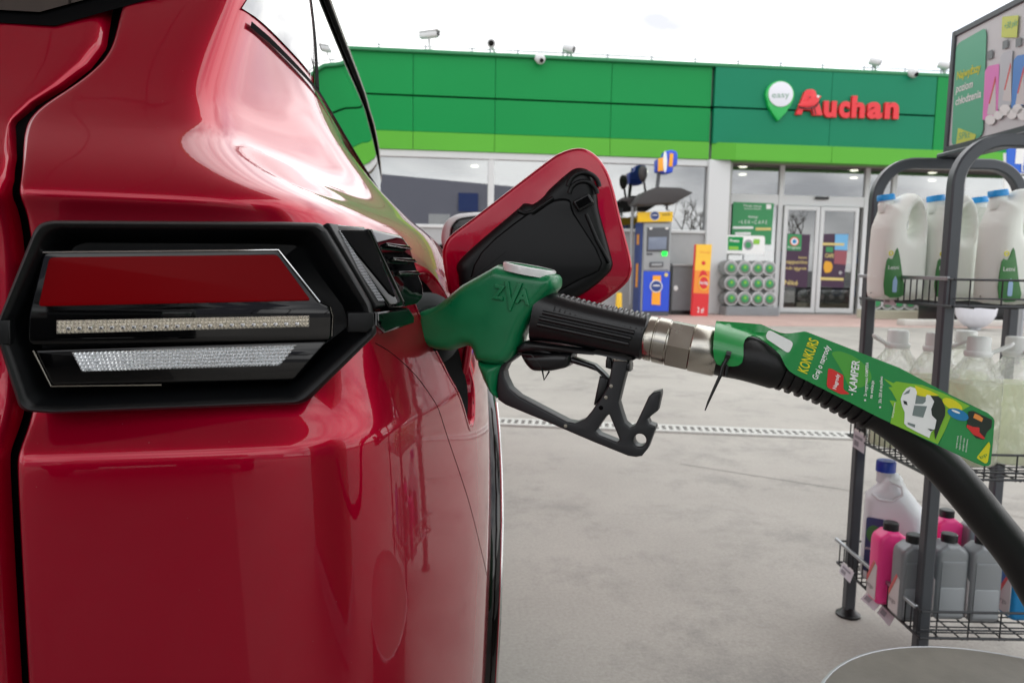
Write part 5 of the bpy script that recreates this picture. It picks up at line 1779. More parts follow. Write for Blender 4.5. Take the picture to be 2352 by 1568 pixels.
hw = w0 + wd * (wl - .004)
path = [hw, hw + wd * .012] + [hp(1712, 822, .690), hp(1760, 835, .684), hp(1800, 847, .680), hp(1850, 864, .674), hp(1890, 880, .669), hp(1937, 903, .663), hp(1985, 929, .657), hp(2040, 962, .650), hp(2100, 1009, .643), hp(2162, 1067, .635), hp(2212, 1122, .628), hp(2280, 1206, .620), hp(2345, 1290, .612)]
hend = path[-1]
path += [hend + Vector((.045, -.02, -.075)), hend + Vector((.10, -.08, -.14)), hend + Vector((.21, -.24, -.19)), hend + Vector((.36, -.50, -.15)), hend + Vector((.47, -.72, .10)), hend + Vector((.50, -.80, .45))]
hs = smooth_poly([tuple(p) for p in path], 6, False)
hose = put('fuel_hose', tube(hs, .0174, M['rubber'], 32), None)
tag(hose, 'thick black rubber hose sagging to the lower right from the nozzle', 'hose')
boot_pts = [Vector(p) for p in hs[:58]]
# boot: plain sleeve then ribs
ln = [0.0]
for i in range(1, len(boot_pts)): ln.append(ln[-1] + (boot_pts[i] - boot_pts[i - 1]).length)


def at_len(s):
    i = max(0, min(len(ln) - 2, int(np.searchsorted(ln, s) - 1)))
    t = (s - ln[i]) / (ln[i + 1] - ln[i])
    return boot_pts[i].lerp(boot_pts[i + 1], t), (boot_pts[i + 1] - boot_pts[i]).normalized()


def near_len(px, py):
    best = min(range(len(boot_pts)), key=lambda i: (proj(boot_pts[i])[0] - px) ** 2 + (proj(boot_pts[i])[1] - py) ** 2)
    return ln[best]


sl_end = near_len(1795, 850)
pts = [at_len(s)[0] for s in np.linspace(0.001, sl_end, 14)]
put('boot_sleeve', tube(pts, [.0222] * 12 + [.0222, .0205], M['rubber'], 36), None, hose)
s = sl_end + .001
rib_end = near_len(2000, 938)
pts = [at_len(q)[0] for q in np.linspace(sl_end - .002, rib_end + .006, 16)]
put('boot_core', tube(pts, .0186, M['rubber'], 32), None, hose)
while s < rib_end:
    p0_, d0 = at_len(s)
    p1_, d1 = at_len(s + .0046)
    put('boot_rib', lathe([(0, .0185), (.0006, .0214), (.004, .0214), (.0046, .0185)], M['rubber'], 30, d0, p0_), None, hose)
    s += .0098

# ================================================================== promotional tag clipped on the hose
tA, tB = hp(1700, 815, .690), hp(2130, 1040, .640)
td = (tB - tA).normalized()
tup = Vector((0, 0, 1))
tn = td.cross(tup).normalized()
if tn.y > 0: tn = -tn
tn = (tn + Vector((0, 0, .06))).normalized()
TP = Plane(hp(1890, 884, .668) + tn * .0245, tn)
tagpx = ZF((200, 75), (520, 95), (830, 122), (885, 140), (1000, 205), (1080, 238), (1140, 246), (1200, 242), (1380, 214), (1420, 222)) + ZG((600, 165 - 45), (1200, 440), (1760, 712), (1830, 775), (1846, 815), (1825, 1100), (1795, 1380), (1765, 1402), (1700, 1406), (1600, 1370), (900, 1040), (300, 755), (0, 600)) + \
    ZF((1240, 805), (1170, 755), (1120, 690), (1050, 540), (960, 450), (860, 370), (780, 315), (700, 290), (620, 305), (570, 345), (545, 410), (540, 560), (525, 640), (480, 680), (420, 692), (250, 690), (180, 660), (140, 590), (125, 470), (135, 300), (170, 150))
tag_out = [TP.ab(*p) for p in tagpx]
bm = bmesh.new()
fv = [bm.verts.new((x, y, 0)) for x, y in tag_out]
bm.faces.new(fv)
xs = [p[0] for p in tag_out]
ys = [p[1] for p in tag_out]
for x in np.arange(min(xs) + .008, max(xs), .008):
    bmesh.ops.bisect_plane(bm, geom=bm.verts[:] + bm.edges[:] + bm.faces[:], plane_co=(x, 0, 0), plane_no=(1, 0, 0))
for y in np.arange(min(ys) + .004, max(ys), .004):
    bmesh.ops.bisect_plane(bm, geom=bm.verts[:] + bm.edges[:] + bm.faces[:], plane_co=(0, y, 0), plane_no=(0, 1, 0))
# the clip end rolls round the hose boot
bx0, by0 = TP.ab(1650, 808)
bx1, by1 = TP.ab(1790, 846)
axl = Vector((bx1 - bx0, by1 - by0)).normalized()
RR = .0262


def tag_bend(x, y):
    v = Vector((x - bx0, y - by0))
    al = v.dot(axl)
    q = v.x * -axl.y + v.y * axl.x
    L1 = (Vector((bx1 - bx0, by1 - by0))).length
    w = max(0.0, min(1.0, (L1 * 1.12 - al) / (L1 * .55)))
    w = w * w * (3 - 2 * w)
    qq = min(abs(q), RR * .985)
    return -(RR - sqrt(RR * RR - qq * qq)) * w * 1.15


for v in bm.verts: v.co.z = tag_bend(v.co.x, v.co.y)
bmesh.ops.triangulate(bm, faces=bm.faces[:])
r = bmesh.ops.solidify(bm, geom=bm.faces[:], thickness=.0011)
tag_me = from_bm(bm, M['tag_green'], True, 30)
htag = put('hose_tag', tag_me, TP.M(0))
tag(htag, 'green printed promotional tag clipped around the black hose', 'tag')


def tdec(name, px, m, lift=.0013, rnd=0): return decal(name, px, TP, lift, m, htag, rnd, .0003)


def ttext(s, p0, p1, h, m, lift=.0019, off=.02, shear=.18): return text('print_text', s, TP, p0, p1, h, m, htag, lift=lift, offset=off, shear=shear)


# lighter printed shapes
c0 = Vector(ZF((2010, 700))[0])
tdec('print_shape', ZF((1740, 500), (1850, 480), (2040, 540), (2180, 640), (2290, 760), (2310, 880), (2200, 980), (2000, 1000), (1900, 760)), M['tag_green2'], .0012, rnd=.012)
tdec('print_shape', ZG((395, 262), (520, 320), (560, 298), (700, 320), (900, 345), (1180, 455), (1520, 620), (1300, 745), (1100, 1118), (800, 985), (480, 845), (520, 640), (470, 545), (570, 560), (500, 430), (455, 375), (510, 370)), M['tag_lime'], .0012)
tdec('print_shape', ZG((800, 350), (1000, 420), (1120, 480), (900, 500), (820, 470)), M['tag_yellow'], .0016)
tdec('print_shape', ZG((1270, 760), (1700, 1000), (1640, 1370), (1118, 1120)), M['tag_green'], .0016)
# sticker (its code is left blank)
tdec('sticker', ZF((885, 185), (1235, 365), (1165, 522), (838, 302)), M['tag_white'], .0016, rnd=.004)
ttext('KONKURS', *ZF((1412, 800), (1580, 340)), 24, M['tag_yellow'])
ttext('Graj o nagrody', *ZF((1555, 880), (1738, 420)), 14, M['tag_white'], off=.015)
tdec('print_badge', ZF((1705, 720), (1760, 730), (1915, 815), (1912, 1010), (2010, 1075), (1870, 1075), (1700, 985), (1685, 950)), M['tag_red'], .0018, rnd=.002)
ttext('Nagrody', *ZF((1812, 1012), (1862, 800)), 9, M['tag_white'], .0024)
ttext('KAMPER', *ZF((2085, 1045), (2135, 620)), 18, M['tag_white'], .0024)
tdec('print_dot', ZF((2020, 1072), (2040, 1066), (2046, 1082), (2028, 1090)), M['tag_white'], .0022)
ttext('2x wygrywasz KAMPERA', *ZG((165, 492), (192, 50)), 7, M['tag_white'], .0024, .01, .1)
ttext('na wakacje', *ZG((238, 520), (262, 288)), 7, M['tag_white'], .0024, .01, .1)
tdec('print_dot', ZG((132, 532), (155, 530), (158, 552), (138, 554)), M['tag_white'], .0022)
ttext('30x 350 zł na paliwo', *ZG((358, 582), (376, 232)), 7, M['tag_white'], .0024, .01, .1)
tdec('print_dot', ZG((328, 626), (352, 622), (354, 642), (332, 646)), M['tag_white'], .0022)
ttext('kamperowo', *ZG((512, 770), (545, 575)), 5, M['tag_white'], .0024, 0, .1)
# camper van picture
tdec('print_van', ZG((612, 530), (640, 450), (690, 385), (740, 365), (800, 385), (825, 440), (815, 490), (935, 500), (960, 470), (1040, 490), (1065, 540), (1140, 720), (1090, 800), (1075, 900), (1010, 960), (985, 1035), (830, 960), (700, 890), (660, 850), (665, 700), (630, 620)), M['tag_white'], .0019)
tdec('print_van_part', ZG((1000, 480), (1100, 490), (1140, 520), (1195, 640), (1190, 740), (1130, 880), (1065, 1055), (1050, 960), (1080, 800), (1020, 740), (1010, 660), (1050, 560)), M['tag_dark'], .0023)
tdec('print_van_part', ZG((815, 480), (940, 500), (935, 560), (900, 590), (800, 590)), M['tag_grey'], .0023)
tdec('print_van_part', ZG((790, 610), (955, 620), (905, 770), (762, 740)), M['tag_grey'], .0023)
tdec('print_van_part', ZG((690, 425), (735, 400), (720, 450), (645, 470)), M['tag_grey'], .0023)
tdec('print_van_part', ZG((645, 545), (690, 560), (700, 608), (655, 590)), M['tag_dark'], .0023)
tdec('print_van_part', ZG((700, 830), (800, 860), (795, 900), (705, 860)), M['tag_grey'], .0023)
tdec('print_van_part', ZG((960, 910), (1050, 930), (1000, 945)), M['tag_dark'], .0025)
# balloons and gift boxes
el = lambda cx, cy, a, b, th: [(cx + a * cos(t) * cos(th) - b * sin(t) * sin(th), cy + a * cos(t) * sin(th) + b * sin(t) * cos(th)) for t in np.linspace(0, 2 * pi, 22, endpoint=False)]
tdec('print_balloon', ZG(*el(1290, 600, 145, 62, .5)), M['tag_yellow'], .0019)
tdec('print_balloon', ZG(*el(1362, 728, 145, 68, .38)), M['tag_blue'], .0022)
tdec('print_highlight', ZG(*el(1330, 690, 60, 14, .38)), M['tag_white'], .0026)
tdec('print_gift', ZG((1500, 690), (1560, 682), (1810, 800), (1800, 900), (1740, 960), (1700, 1060), (1600, 1040), (1480, 900), (1490, 800)), M['tag_dark'], .0019)
tdec('print_gift', ZG((1580, 715), (1640, 740), (1690, 780), (1670, 825), (1600, 790), (1560, 770)), M['tag_orange'], .0023)
tdec('print_gift', ZG((1480, 860), (1560, 890), (1640, 900), (1640, 960), (1715, 1040), (1690, 1050), (1560, 990), (1470, 890)), M['tag_red'], .0023)
for k in range(4):
    x = 1345 + 42 * k
    a = ZG((x, 1175 + 16 * k), (x + 22, 1010 - 20 * (k == 1) + 14 * k))
    ttext(('organizator promocji', 'regulamin na stronie', 'szczegóły w sklepie', 'oferta limitowana')[k], *a, 4, M['tag_white'], .0024, 0, 0)
tdec('print_corner', ZG((1770, 1080), (1785, 1130), (1752, 1352), (1720, 1372), (1610, 1300), (1615, 1280)), M['tag_yellow'], .0019, rnd=.002)
ttext('bp', *ZG((1660, 1310), (1745, 1262)), 8, M['tag_green'], .0024, 0, 0)
# cable tie through the clip
tie = put('cable_tie', tube([TP.P(*p, .001) for p in ZF((325, 545), (310, 600), (255, 700), (225, 820), (150, 980), (60, 1180), (14, 1300))], [.0024, .0022, .002, .0018, .0016, .0012, .0006], M['hard_rubber'], 8), None, None)
tag(tie, 'thin black cable tie dangling below the green tag clip', 'cable tie')
put('tie_head', tube([TP.P(*p, .0015) for p in ZF((300, 530), (360, 545))], .0038, M['hard_rubber'], 8), None, tie)
put('tie_loop', tube([TP.P(*p, -.003) for p in ZF((330, 560), (318, 680), (300, 830))], .0022, M['hard_rubber'], 8), None, tie)

# ================================================================== display rack
RYAW = radians(YAW)                       # the rack stands square to the line of sight
RK = Matrix.Rotation(RYAW, 4, 'Z')
RKi = RK.inverted()


def rl(px, py, d):
    """rack-frame point seen at a pick, at distance d along the rack's own depth axis"""
    r_ = RKi.to_3x3() @ ray(px, py)
    return Vector((r_.x * d / r_.y, d, CAM_H + r_.z * d / r_.y))


D0, D1 = 1.70, 2.07                       # near and far frame
far_l = rl(1944, 1380, D1)
near_l = rl(2122, 1450, D0)
XL = (far_l.x + near_l.x) / 2
XR = XL + .40
ZTOP = 1.296
rack = thing('display_rack', (RK @ Vector(((XL + XR) / 2, (D0 + D1) / 2, 0))), 'dark grey steel display rack with three wire shelves of car fluids', 'display rack')
PS = .0145


def rk(name, me, parent=rack): return put(name, me, RK, parent)


def uframe(d):
    pts = [(XL, d, .012)]
    R_ = .100
    for a in np.linspace(pi, pi / 2, 12): pts.append((XL + R_ + R_ * cos(a), d, ZTOP - R_ + R_ * sin(a)))
    for a in np.linspace(pi / 2, 0, 12): pts.append((XR - R_ + R_ * cos(a), d, ZTOP - R_ + R_ * sin(a)))
    pts.append((XR, d, .012))
    b = .004
    s = PS
    prof = [(-s + b, -s), (s - b, -s), (s, -s + b), (s, s - b), (s - b, s), (-s + b, s), (-s, s - b), (-s, -s + b)]
    return tube(pts, s, M['rack'], prof=prof, auto=35)


for d in (D0, D1):
    f = rk('frame', uframe(d))
    for x in (XL, XR):
        rk('foot', lathe([(0, .034), (.006, .034), (.012, .024), (.03, .012)], M['hard_rubber'], 20, (0, 0, 1), (x, d, 0)))
BC = rl(2185, 345, D1).x
zb_, zt_ = rl(2182, 342, D1).z, rl(2192, 82, D1).z
rk('top_plate', box_mesh((BC - .035, D0 - .005, ZTOP + .0148), (BC + .045, D1 + .010, max(zb_ - .013, ZTOP + .02)), M['rack'], .003))


def wire(pts, r=.0021): return tube(pts, r, M['wire'], 6)


SHELF = [(.925, .985, XL - .012), (.530, .588, XL - .020), (.148, .212, XL - .028)]
for si, (zb, zt, xl) in enumerate(SHELF):
    xr = XR + .02
    d0, d1 = D0 - .045, D1 + .03
    for z, r in ((zb, .0032), (zt, .0030)):
        for seg in (((xl, d0, z), (xr, d0, z)), ((xl, d1, z), (xr, d1, z)), ((xl, d0, z), (xl, d1, z)), ((xr, d0, z), (xr, d1, z))):
            rk('shelf_rail', wire(seg, r))
    rk('shelf_rail', wire([(xl, d0, (zb + zt) / 2 - .012), (xr, d0, (zb + zt) / 2 - .012)], .0022))
    up = wire([(0, 0, zb - .004), (0, 0, zt)], .0019)
    for k in range(16):
        y = d0 + (d1 - d0) * (k + .5) / 16
        for x in (xl, xr): put('shelf_wire', up, RK @ Matrix.Translation((x, y, 0)), rack)
    for k in range(6):
        x = xl + (xr - xl) * (k + .5) / 6
        for y in (d0, d1): put('shelf_wire', up, RK @ Matrix.Translation((x, y, 0)), rack)
    lw = wire([(xl, 0, zb), (xr, 0, zb)], .0018)
    for k in range(17):
        put('shelf_wire', lw, RK @ Matrix.Translation((0, d0 + (d1 - d0) * k / 16, 0)), rack)
    dw = wire([(0, d0, zb - .0035), (0, d1, zb - .0035)], .0018)
    for k in range(10):
        put('shelf_wire', dw, RK @ Matrix.Translation((xl + (xr - xl) * k / 9, 0, 0)), rack)
    rk('price_rail', box_mesh((xl - .006, d0 + .02, zt - .003), (xl + .002, d1 + .012, zt + .006), M['zinc'], .001))
# price tags
def price(px_quad, d_list, lab, n):
    vs_ = [RK @ rl(x, y, d) for (x, y), d in zip(px_quad, d_list)]
    nn = (vs_[1] - vs_[0]).cross(vs_[2] - vs_[0]).normalized()
    if nn.dot(CAM - vs_[0]) < 0: nn = -nn
    vv = vs_ + [v - nn * .0012 for v in vs_]
    t = put('price_tag', mesh(vv, [(0, 1, 2, 3), (7, 6, 5, 4), (0, 4, 5, 1), (1, 5, 6, 2), (2, 6, 7, 3), (3, 7, 4, 0)], M['paper']))
    tag(t, lab, 'price tag', 'price tags on the rack')
    q = lambda u, v: ((vs_[0] * (1 - u) + vs_[1] * u) * (1 - v) + (vs_[3] * (1 - u) + vs_[2] * u) * v) + nn * .0006
    for (u0, v0, u1, v1) in ((.12, .25, .8, .42), (.12, .55, .5, .85)):
        put('print_block', mesh([q(u0, v0), q(u1, v0), q(u1, v1), q(u0, v1)], [(0, 1, 2, 3)], M['grey_print']), None, t)
    for u in (.22, .72):
        put('clip', mesh([q(u - .18, -.08), q(u + .18, -.08), q(u + .18, .08), q(u - .18, .08)], [(0, 1, 2, 3)], M['cap_white']), None, t)
    return t


dm = (D0 + D1) / 2
price([(2031, 654), (2060, 656), (2058, 702), (2029, 700)], [1.93, 1.90, 1.90, 1.93], 'small white price tag hanging on the top shelf rail', 0)
price([(1962, 985), (1988, 1000), (1984, 1042), (1958, 1024)], [2.03, 2.0, 1.99, 2.02], 'small grey price tag on the middle shelf beside the hose', 1)
price([(1936, 1290), (1962, 1314), (1952, 1338), (1926, 1312)], [2.03, 1.99, 1.97, 2.01], 'price tag at the far end of the bottom shelf', 2)
price([(2002, 1350), (2032, 1376), (2008, 1402), (1976, 1374)], [1.91, 1.87, 1.86, 1.90], 'tilted white price tag under the pink bottle', 3)
price([(2036, 1376), (2064, 1402), (2042, 1438), (2014, 1406)], [1.87, 1.83, 1.82, 1.86], 'tilted white price tag under the front grey bottle', 4)

# -------- advertising board on top
adn = Vector((-1, 0, 0))
ADW = RK.to_3x3() @ Vector((-1, 0, 0))
ADP = Plane(RK @ Vector((BC - .012, D1, 1.5)), ADW)
adx = [(BC, D0 - .02), (BC, D1)]
zb_, zt_ = rl(2182, 342, D1).z, rl(2192, 82, D1).z
board = thing('advertising_board', RK @ Vector((BC, dm, zb_)), 'framed poster board with pink and blue bottles on the rack top', 'advertising board')
rk('board_panel', box_mesh((BC - .010, D0 - .05, zb_), (BC + .010, D1, zt_), M['offwhite']), board)
for lo, hi in (((BC - .016, D0 - .06, zt_ - .004), (BC + .014, D1 + .005, zt_ + .012)), ((BC - .016, D0 - .06, zb_ - .012), (BC + .014, D1 + .005, zb_ + .006)), ((BC - .0165, D1 - .004, zb_ - .013), (BC + .0145, D1 + .012, zt_ + .0125))):
    rk('board_frame', box_mesh(lo, hi, M['rack'], .002), board)
M['ad_green'] = mat('poster_green', (92, 178, 142), 0.35)
M['ad_pink'] = mat('poster_pink', (232, 128, 200), 0.35)
M['ad_blue'] = mat('poster_blue', (84, 140, 214), 0.35)
M['ad_silver'] = mat('poster_silver', (196, 198, 204), 0.35)
M['ad_lime'] = mat('poster_lime', (206, 216, 92), 0.35)
M['ad_grey'] = mat('poster_grey', (120, 124, 128), 0.35)


def adec(px, m, lift=.0015, rnd=0): return decal('print_shape', px, ADP, lift, m, board, rnd, .0006)


adec(ZR((345, 390), (595, 248), (610, 300), (578, 1190), (330, 1285), (305, 1250)), M['ad_green'], rnd=.02)
text('print_text', 'Najwyższy', ADP, *ZR((352, 700), (560, 622)), 14, M['tag_yellow'], board, .0026, offset=.02)
text('print_text', 'poziom', ADP, *ZR((345, 812), (492, 765)), 14, M['white'], board, .0026, offset=.02)
text('print_text', 'chłodzenia', ADP, *ZR((340, 925), (565, 850)), 14, M['white'], board, .0026, offset=.02)
adec(ZR((365, 1120), (525, 1180), (500, 1240), (345, 1295)), M['ad_lime'], .0026, .004)
text('print_text', '5Pkt', ADP, *ZR((370, 1225), (470, 1205)), 14, M['ad_green'], board, .0034)
adec(ZR((752, 150), (895, 135), (880, 330), (745, 330)), M['ad_lime'], .0026, .003)
text('print_text', '+30 pkt', ADP, *ZR((770, 260), (885, 225)), 12, M['ad_green'], board, .0034)


def adbottle(x0, x1, yt, yb, m, cap):
    adec(ZR((x0, yt + 60), (x0 + 30, yt + 20), (x1, yt), (x1 - 12, yb - 40), (x0 - 22, yb)), m, .0022, .004)
    adec(ZR((x0 + 20, cap), (x0 + 68, cap - 20), (x0 + 64, cap + 55), (x0 + 18, cap + 72)), M['ad_grey'], .0024)
    adec(ZR((x0 + 35, yt + 350), (x0 + 92, yt + 110), (x0 + 98, yt + 450), (x0 + 20, yt + 440)), M['label_pale'], .0028)
    adec(ZR((x0 + 35, yt + 350), (x0 + 92, yt + 110), (x0 + 96, yt + 150), (x0 + 45, yt + 350)), M['label_red'], .0032)


adbottle(600, 725, 560, 1055, M['ad_pink'], 455)
adbottle(735, 840, 440, 960, M['ad_silver'], 365)
adbottle(850, 990, 470, 950, M['ad_blue'], 345)
for (x, y, r_) in ((650, 1050, 45), (780, 965, 50), (890, 955, 45), (720, 1010, 40), (840, 1000, 45), (940, 1000, 55)):
    adec(ZR(*[(x + r_ * cos(t), y + r_ * sin(t)) for t in np.linspace(0, 2 * pi, 10, endpoint=False)]), M['white'], .0036)

# -------- goods: milky jugs
def jug_profile(w, h):
    q = [(0, .02), (0.02, 0), (w - .02, 0), (w, .02), (w, h * .62), (w * .985, h * .74), (w * .93, h * .86), (w * .80, h * .965), (w * .66, h), (w * .52, h * .985), (w * .36, h * .93), (w * .26, h * .90), (w * .13, h * .90), (w * .12, h * .84), (w * .03, h * .72), (0, h * .60)]
    return smooth_poly([(x - w / 2, y) for x, y in q], 3)


def jug_hole(w, h):
    q = [(w * .60, h * .60), (w * .74, h * .62), (w * .80, h * .70), (w * .78, h * .79), (w * .68, h * .86), (w * .61, h * .80), (w * .57, h * .70)]
    return smooth_poly([(x - w / 2, y) for x, y in q], 4)


UPR = Matrix.Rotation(pi / 2, 4, 'X')     # profile drawn in x,y stands up; its front faces -y
JW, JH = .122, .272
body_jug = puff_mesh(jug_profile(JW, JH), .0575, .034, M['hdpe'], .005, 2.2, hole=jug_hole(JW, JH))
neck_jug = lathe([(-.02, .020), (.0, .020), (.004, .018), (.012, .018)], M['hdpe'], 20)
cap_jug = lathe([(.006, .0215), (.018, .0215), (.021, .019), (.0215, .001)], M['cap_blue'], 24)
lab_jug = outline_mesh([smooth_poly([(-.054, .014), (-.004, .014), (-.012, .06), (-.020, .10), (-.030, .132), (-.040, .104), (-.0545, .100)], 3)], .003, .001, M['label_green'], 1)


def jug(loc, rz, label, sc=1.0):
    Mx = RK @ Matrix.Translation(loc) @ Matrix.Rotation(rz, 4, 'Z') @ Matrix.Scale(sc, 4)
    t = put('fluid_jug', None, Mx)
    t.empty_display_size = .05
    tag(t, label, 'jug', 'milky jugs on the top shelf')
    put('jug_body', body_jug, UPR, t, False)
    put('neck', neck_jug, Matrix.Translation((-JW * .30, 0, JH * .90)) @ Matrix.Rotation(radians(-8), 4, 'Y'), t, False)
    put('cap', cap_jug, Matrix.Translation((-JW * .30, 0, JH * .91)) @ Matrix.Rotation(radians(-8), 4, 'Y'), t, False)
    lb = put('paper_label', lab_jug, Matrix.Translation((0, -.0575, 0)) @ UPR, t, False)
    put('print_text', tx_l, Matrix.Translation((-.051, .078, .0022)) @ Matrix.Scale(.014, 4), lb, False)
    put('print_shape', sp_l, Matrix.Translation((-.036, .020, .002)), lb, False)
    put('print_ring', rg_l, Matrix.Translation((-.046, .118, .003)), lb, False)
    return t


tx_l = text_mesh('Letni', M['white'])
sp_l = outline_mesh([round_poly([(0, 0), (.011, 0), (.011, .03), (.0055, .042), (0, .03)], .003)], .001, 0, mat('label_sky', (160, 190, 226), .4), 0)
rg_l = outline_mesh([[(.006 * cos(t), .006 * sin(t)) for t in np.linspace(0, 2 * pi, 14, endpoint=False)], [(.0035 * cos(t), .0035 * sin(t)) for t in np.linspace(0, 2 * pi, 12, endpoint=False)]], .001, 0, M['tag_yellow'], 0)


def stand(px, d, z):
    r_ = rl(px, 700, d)
    return Vector((r_.x, d, z))


zj = SHELF[0][0] + .003
jug(stand(2052, 1.93, zj), 0, 'milky jug with blue cap on the top shelf, nearest the shop door')
jug(stand(2165, 1.93, zj), 0, 'milky jug with blue cap half hidden by the front rack post')
jug(stand(2308, 1.78, zj), 0, 'milky jug with green label and blue cap, front right of top shelf')
jug(stand(2262, 1.95, zj), 0, 'milky jug peeping out behind the front right jug')

# -------- goods: clear bottles of pale fluid
def bottle_lathe(prof, m, n=28): return lathe(prof, m, n, auto=60)


pet = bottle_lathe([(0, .060), (.006, .066), (.05, .067), (.056, .064), (.062, .067), (.13, .067), (.136, .064), (.142, .067), (.185, .066), (.205, .058), (.225, .040), (.238, .030), (.250, .028), (.258, .028)], M['pet'], 26)
flu = bottle_lathe([(.002, .058), (.008, .063), (.05, .064), (.13, .064), (.178, .0635), (.179, .001)], M['fluid'], 22)
cap_w = bottle_lathe([(.244, .0305), (.276, .030), (.279, .027), (.2795, .001)], M['cap_white'], 24)
col_w = bottle_lathe([(.236, .034), (.240, .036), (.246, .036), (.249, .033)], M['cap_white'], 24)
hnd_w = tube([(-.03, 0, .243), (-.075, 0, .262), (-.082, -.012, .266), (-.078, -.02, .264), (-.03, -.012, .243)], .004, M['cap_white'], 8)


def clear_bottle(loc, rz, label, handle=True, sc=1.0):
    Mx = RK @ Matrix.Translation(loc) @ Matrix.Rotation(rz, 4, 'Z') @ Matrix.Diagonal((.87, .87, sc, 1))
    t = put('clear_bottle', None, Mx)
    t.empty_display_size = .05
    tag(t, label, 'bottle', 'clear bottles on the middle shelf')
    put('bottle_shell', pet, None, t, False)
    put('fluid', flu, None, t, False)
    put('cap', cap_w, None, t, False)
    put('collar', col_w, None, t, False)
    if handle: put('carry_handle', hnd_w, None, t, False)


zm = SHELF[1][0] + .003
clear_bottle(stand(2068, 1.97, zm) + Vector((0, 0, 0)), 0, 'clear bottle of pale fluid on the middle shelf, nearest the left rack post', sc=1.12)
clear_bottle(stand(2158, 1.90, zm), 2.2, 'clear bottle of pale fluid right behind the front rack post', sc=1.12)
clear_bottle(stand(2256, 1.80, zm), 2.7, 'clear bottle whose white handle points right, front middle of the shelf', sc=1.12)
clear_bottle(stand(2345, 1.82, zm), 1.4, 'clear bottle cut by the right edge of the picture', sc=1.12)
clear_bottle(stand(2225, 1.99, zm), 1.8, 'clear bottle standing in the back row of the middle shelf', False, sc=1.12)

# -------- goods: bottom shelf
zl = SHELF[2][0] + .003
WJ = .135
jl = [(0, .02), (.02, 0), (WJ - .02, 0), (WJ, .02), (WJ, .165), (WJ - .012, .195), (WJ - .045, .235), (WJ - .058, .262), (WJ - .075, .270), (.045, .268), (.03, .245), (.004, .215), (0, .20)]
wj_body = puff_mesh(smooth_poly([(x - WJ / 2, y) for x, y in jl], 3), .0475, .030, M['hdpe_white'], .006, 2.4)
wj_neck = lathe([(.245, .020), (.275, .020), (.279, .018)], M['hdpe_white'], 20)
wj_cap = lathe([(.272, .0225), (.296, .0225), (.299, .020), (.2995, .001)], M['cap_navy'], 24)
wj_lab = outline_mesh([round_poly([(-.058, .03), (-.018, .03), (-.018, .165), (-.058, .165)], .006)], .002, 0, M['label_navy'], 0)
t = put('white_jug', None, RK @ Matrix.Translation(rl(2046, 1300, 1.97) * Vector((1, 1, 0)).length * 0 + Vector((rl(2046, 1300, 1.97).x, 1.97, zl))) @ Matrix.Rotation(radians(-30), 4, 'Z') @ Matrix.Scale(1.12, 4))
tag(t, 'white jug with dark blue cap and navy label on the bottom shelf', 'jug')
put('jug_body', wj_body, UPR, t, False)
put('neck', wj_neck, Matrix.Translation((-.026, 0, 0)), t, False)
put('cap', wj_cap, Matrix.Translation((-.026, 0, 0)), t, False)
put('handle_edge', tube([(-.015, -.047, .262), (.012, -.0475, .25), (.016, -.0485, .232), (-.004, -.0485, .213), (-.034, -.0485, .212), (-.05, -.0485, .225)], .0035, M['hdpe_white'], 8), None, t, False)
lb = put('paper_label', wj_lab, Matrix.Translation((0, -.0482, 0)) @ UPR, t, False)
put('print_shape', outline_mesh([[(.016 * cos(a), .022 * sin(a)) for a in np.linspace(0, 2 * pi, 18, endpoint=False)]], .001, 0, M['label_green'], 0), Matrix.Translation((-.040, .125, .0016)), lb, False)
put('print_text', text_mesh('zimowy', M['white']), Matrix.Translation((-.057, .085, .0016)) @ Matrix.Scale(.011, 4), lb, False)


def small_bottle(wd, dp, ht):
    prof = [(0, .008), (.008, 0), (wd - .008, 0), (wd, .008), (wd, ht * .80), (wd * .93, ht * .86), (wd * .70, ht * .92), (wd * .66, ht * .935), (wd * .28, ht * .935), (wd * .24, ht * .92), (wd * .05, ht * .865), (0, ht * .80)]
    return [(x - wd / 2, y) for x, y in prof]


SB = (.078, .056, .205)
sb_prof = round_poly(small_bottle(*SB), .008, 3)
sb_mesh = {}
for k in ('pink', 'grey_bottle', 'blue_bottle'):
    sb_mesh[k] = outline_mesh([sb_prof], SB[1], .011, M[k], 3, 50)
sb_panel = outline_mesh([round_poly([(-.030, .012), (.030, .012), (.030, .150), (-.030, .150)], .006)], .003, .001, M['grey_bottle'], 1)
sb_low = outline_mesh([round_poly([(-.030, .012), (.030, .012), (.030, .085), (-.030, .085)], .005)], .0034, .001, M['grey_bottle_lo'], 1)
sb_cap = lathe([(SB[2] * .90, .0165), (SB[2] * .905, .0185), (SB[2] * 1.02, .0185), (SB[2] * 1.03, .0165), (SB[2] * 1.031, .001)], M['cap_black'], 24)
sb_label = outline_mesh([[(-.024, .012), (.020, .012), (.020, .10), (.006, .112), (-.024, .062)]], .0016, 0, M['label_pale'], 0)
sb_lred = outline_mesh([[(-.024, .062), (.006, .112), (.012, .107), (-.024, .045)]], .0016, 0, M['label_red'], 0)
sb_text = text_mesh('ergo', mat('label_ink', (110, 104, 108), .5))


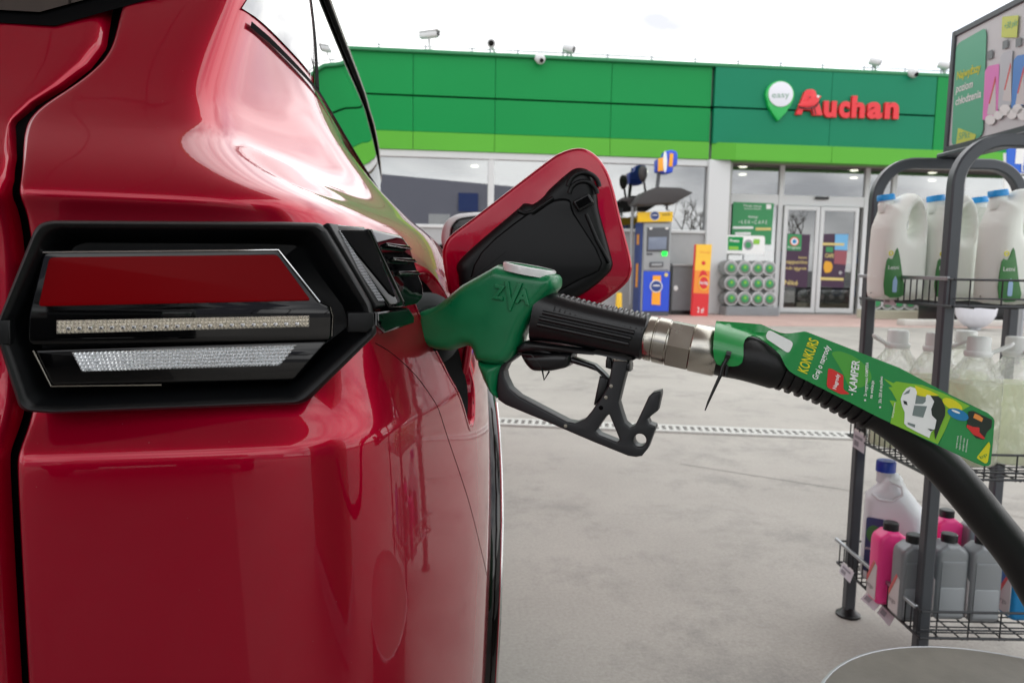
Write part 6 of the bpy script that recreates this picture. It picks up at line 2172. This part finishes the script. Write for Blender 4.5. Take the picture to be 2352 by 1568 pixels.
def sbottle(x, d, kind, label, group, rz=0.0, sc=1.0):
    Mx = RK @ Matrix.Translation((x, d, zl)) @ Matrix.Rotation(rz, 4, 'Z') @ Matrix.Scale(sc, 4)
    t = put({'pink': 'coolant_bottle', 'grey_bottle': 'oil_bottle', 'blue_bottle': 'additive_bottle'}[kind], None, Mx)
    t.empty_display_size = .03
    tag(t, label, 'bottle', group)
    put('bottle_body', sb_mesh[kind], UPR, t, False)
    put('cap', sb_cap, None, t, False)
    if kind == 'grey_bottle':
        p = put('side_panel', sb_panel, Matrix.Translation((0, -SB[1] / 2, 0)) @ UPR, t, False)
        put('side_panel', sb_low, Matrix.Translation((0, -SB[1] / 2 - .0004, 0)) @ UPR, t, False)
    RL = Matrix.Translation((-SB[0] / 2 - .0004, 0, 0)) @ Matrix.Rotation(-pi / 2, 4, 'Z') @ UPR
    lb_ = put('paper_label', sb_label, RL, t, False)
    put('print_stripe', sb_lred, Matrix.Translation((0, 0, .0012)), lb_, False)
    put('print_text', sb_text, Matrix.Translation((-.022, .035, .0012)) @ Matrix.Scale(.017, 4), lb_, False)


bx = lambda px, py, d: rl(px, py, d).x
gp, gg = 'pink coolant bottles on the bottom shelf', 'grey oil bottles on the bottom shelf'
sbottle(bx(2040, 1300, 1.84), 1.84, 'pink', 'bright pink bottle with black cap at the shelf front', gp)
sbottle(bx(2103, 1300, 1.93), 1.93, 'pink', 'pink bottle just behind the front rack post', gp)
sbottle(bx(2165, 1300, 1.95), 1.95, 'pink', 'pink bottle right of the front rack post, behind grey bottles', gp)
sbottle(bx(2092, 1340, 1.755), 1.755, 'grey_bottle', 'grey bottle with red striped label at the shelf corner', gg)
sbottle(bx(2172, 1340, 1.765), 1.765, 'grey_bottle', 'grey bottle directly right of the front rack post', gg)
sbottle(bx(2250, 1340, 1.755), 1.755, 'grey_bottle', 'grey bottle third from the shelf corner, beside the blue one', gg)
sbottle(bx(2238, 1300, 1.92), 1.92, 'grey_bottle', 'grey bottle in the back row, its cap under the hose', gg)
sbottle(bx(2345, 1360, 1.765), 1.765, 'blue_bottle', 'blue bottle at the right edge of the bottom shelf', 'blue bottle on the bottom shelf')

# ================================================================== low round drum in the foreground
M['bin_metal'] = mat('bin_concrete', (104, 101, 93), 0.55, var=0.13, vscale=16, bump=0.25, bscale=120)
bc = planeY(1.02).P(2420, 1746)
wb = put('low_drum', None, Matrix.Translation((bc.x, bc.y, 0)))
tag(wb, 'low round grey drum top cut off at the lower right corner', 'drum')
put('drum_body', lathe([(0, .33), (.20, .34)], M['bin_metal'], 48), None, wb, False)
put('drum_top', lathe([(.18, .352), (.185, .36), (.213, .36), (.222, .357), (.225, .35), (.220, .335), (.223, .2), (.225, .001)], M['bin_metal'], 64), None, wb, False)
put('lid_rim', lathe([(.217, .3595), (.2235, .3575), (.2255, .3525), (.223, .349)], M['zinc'], 64, ring=True), None, wb, False)

bpy.data.scenes.remove(TMP)
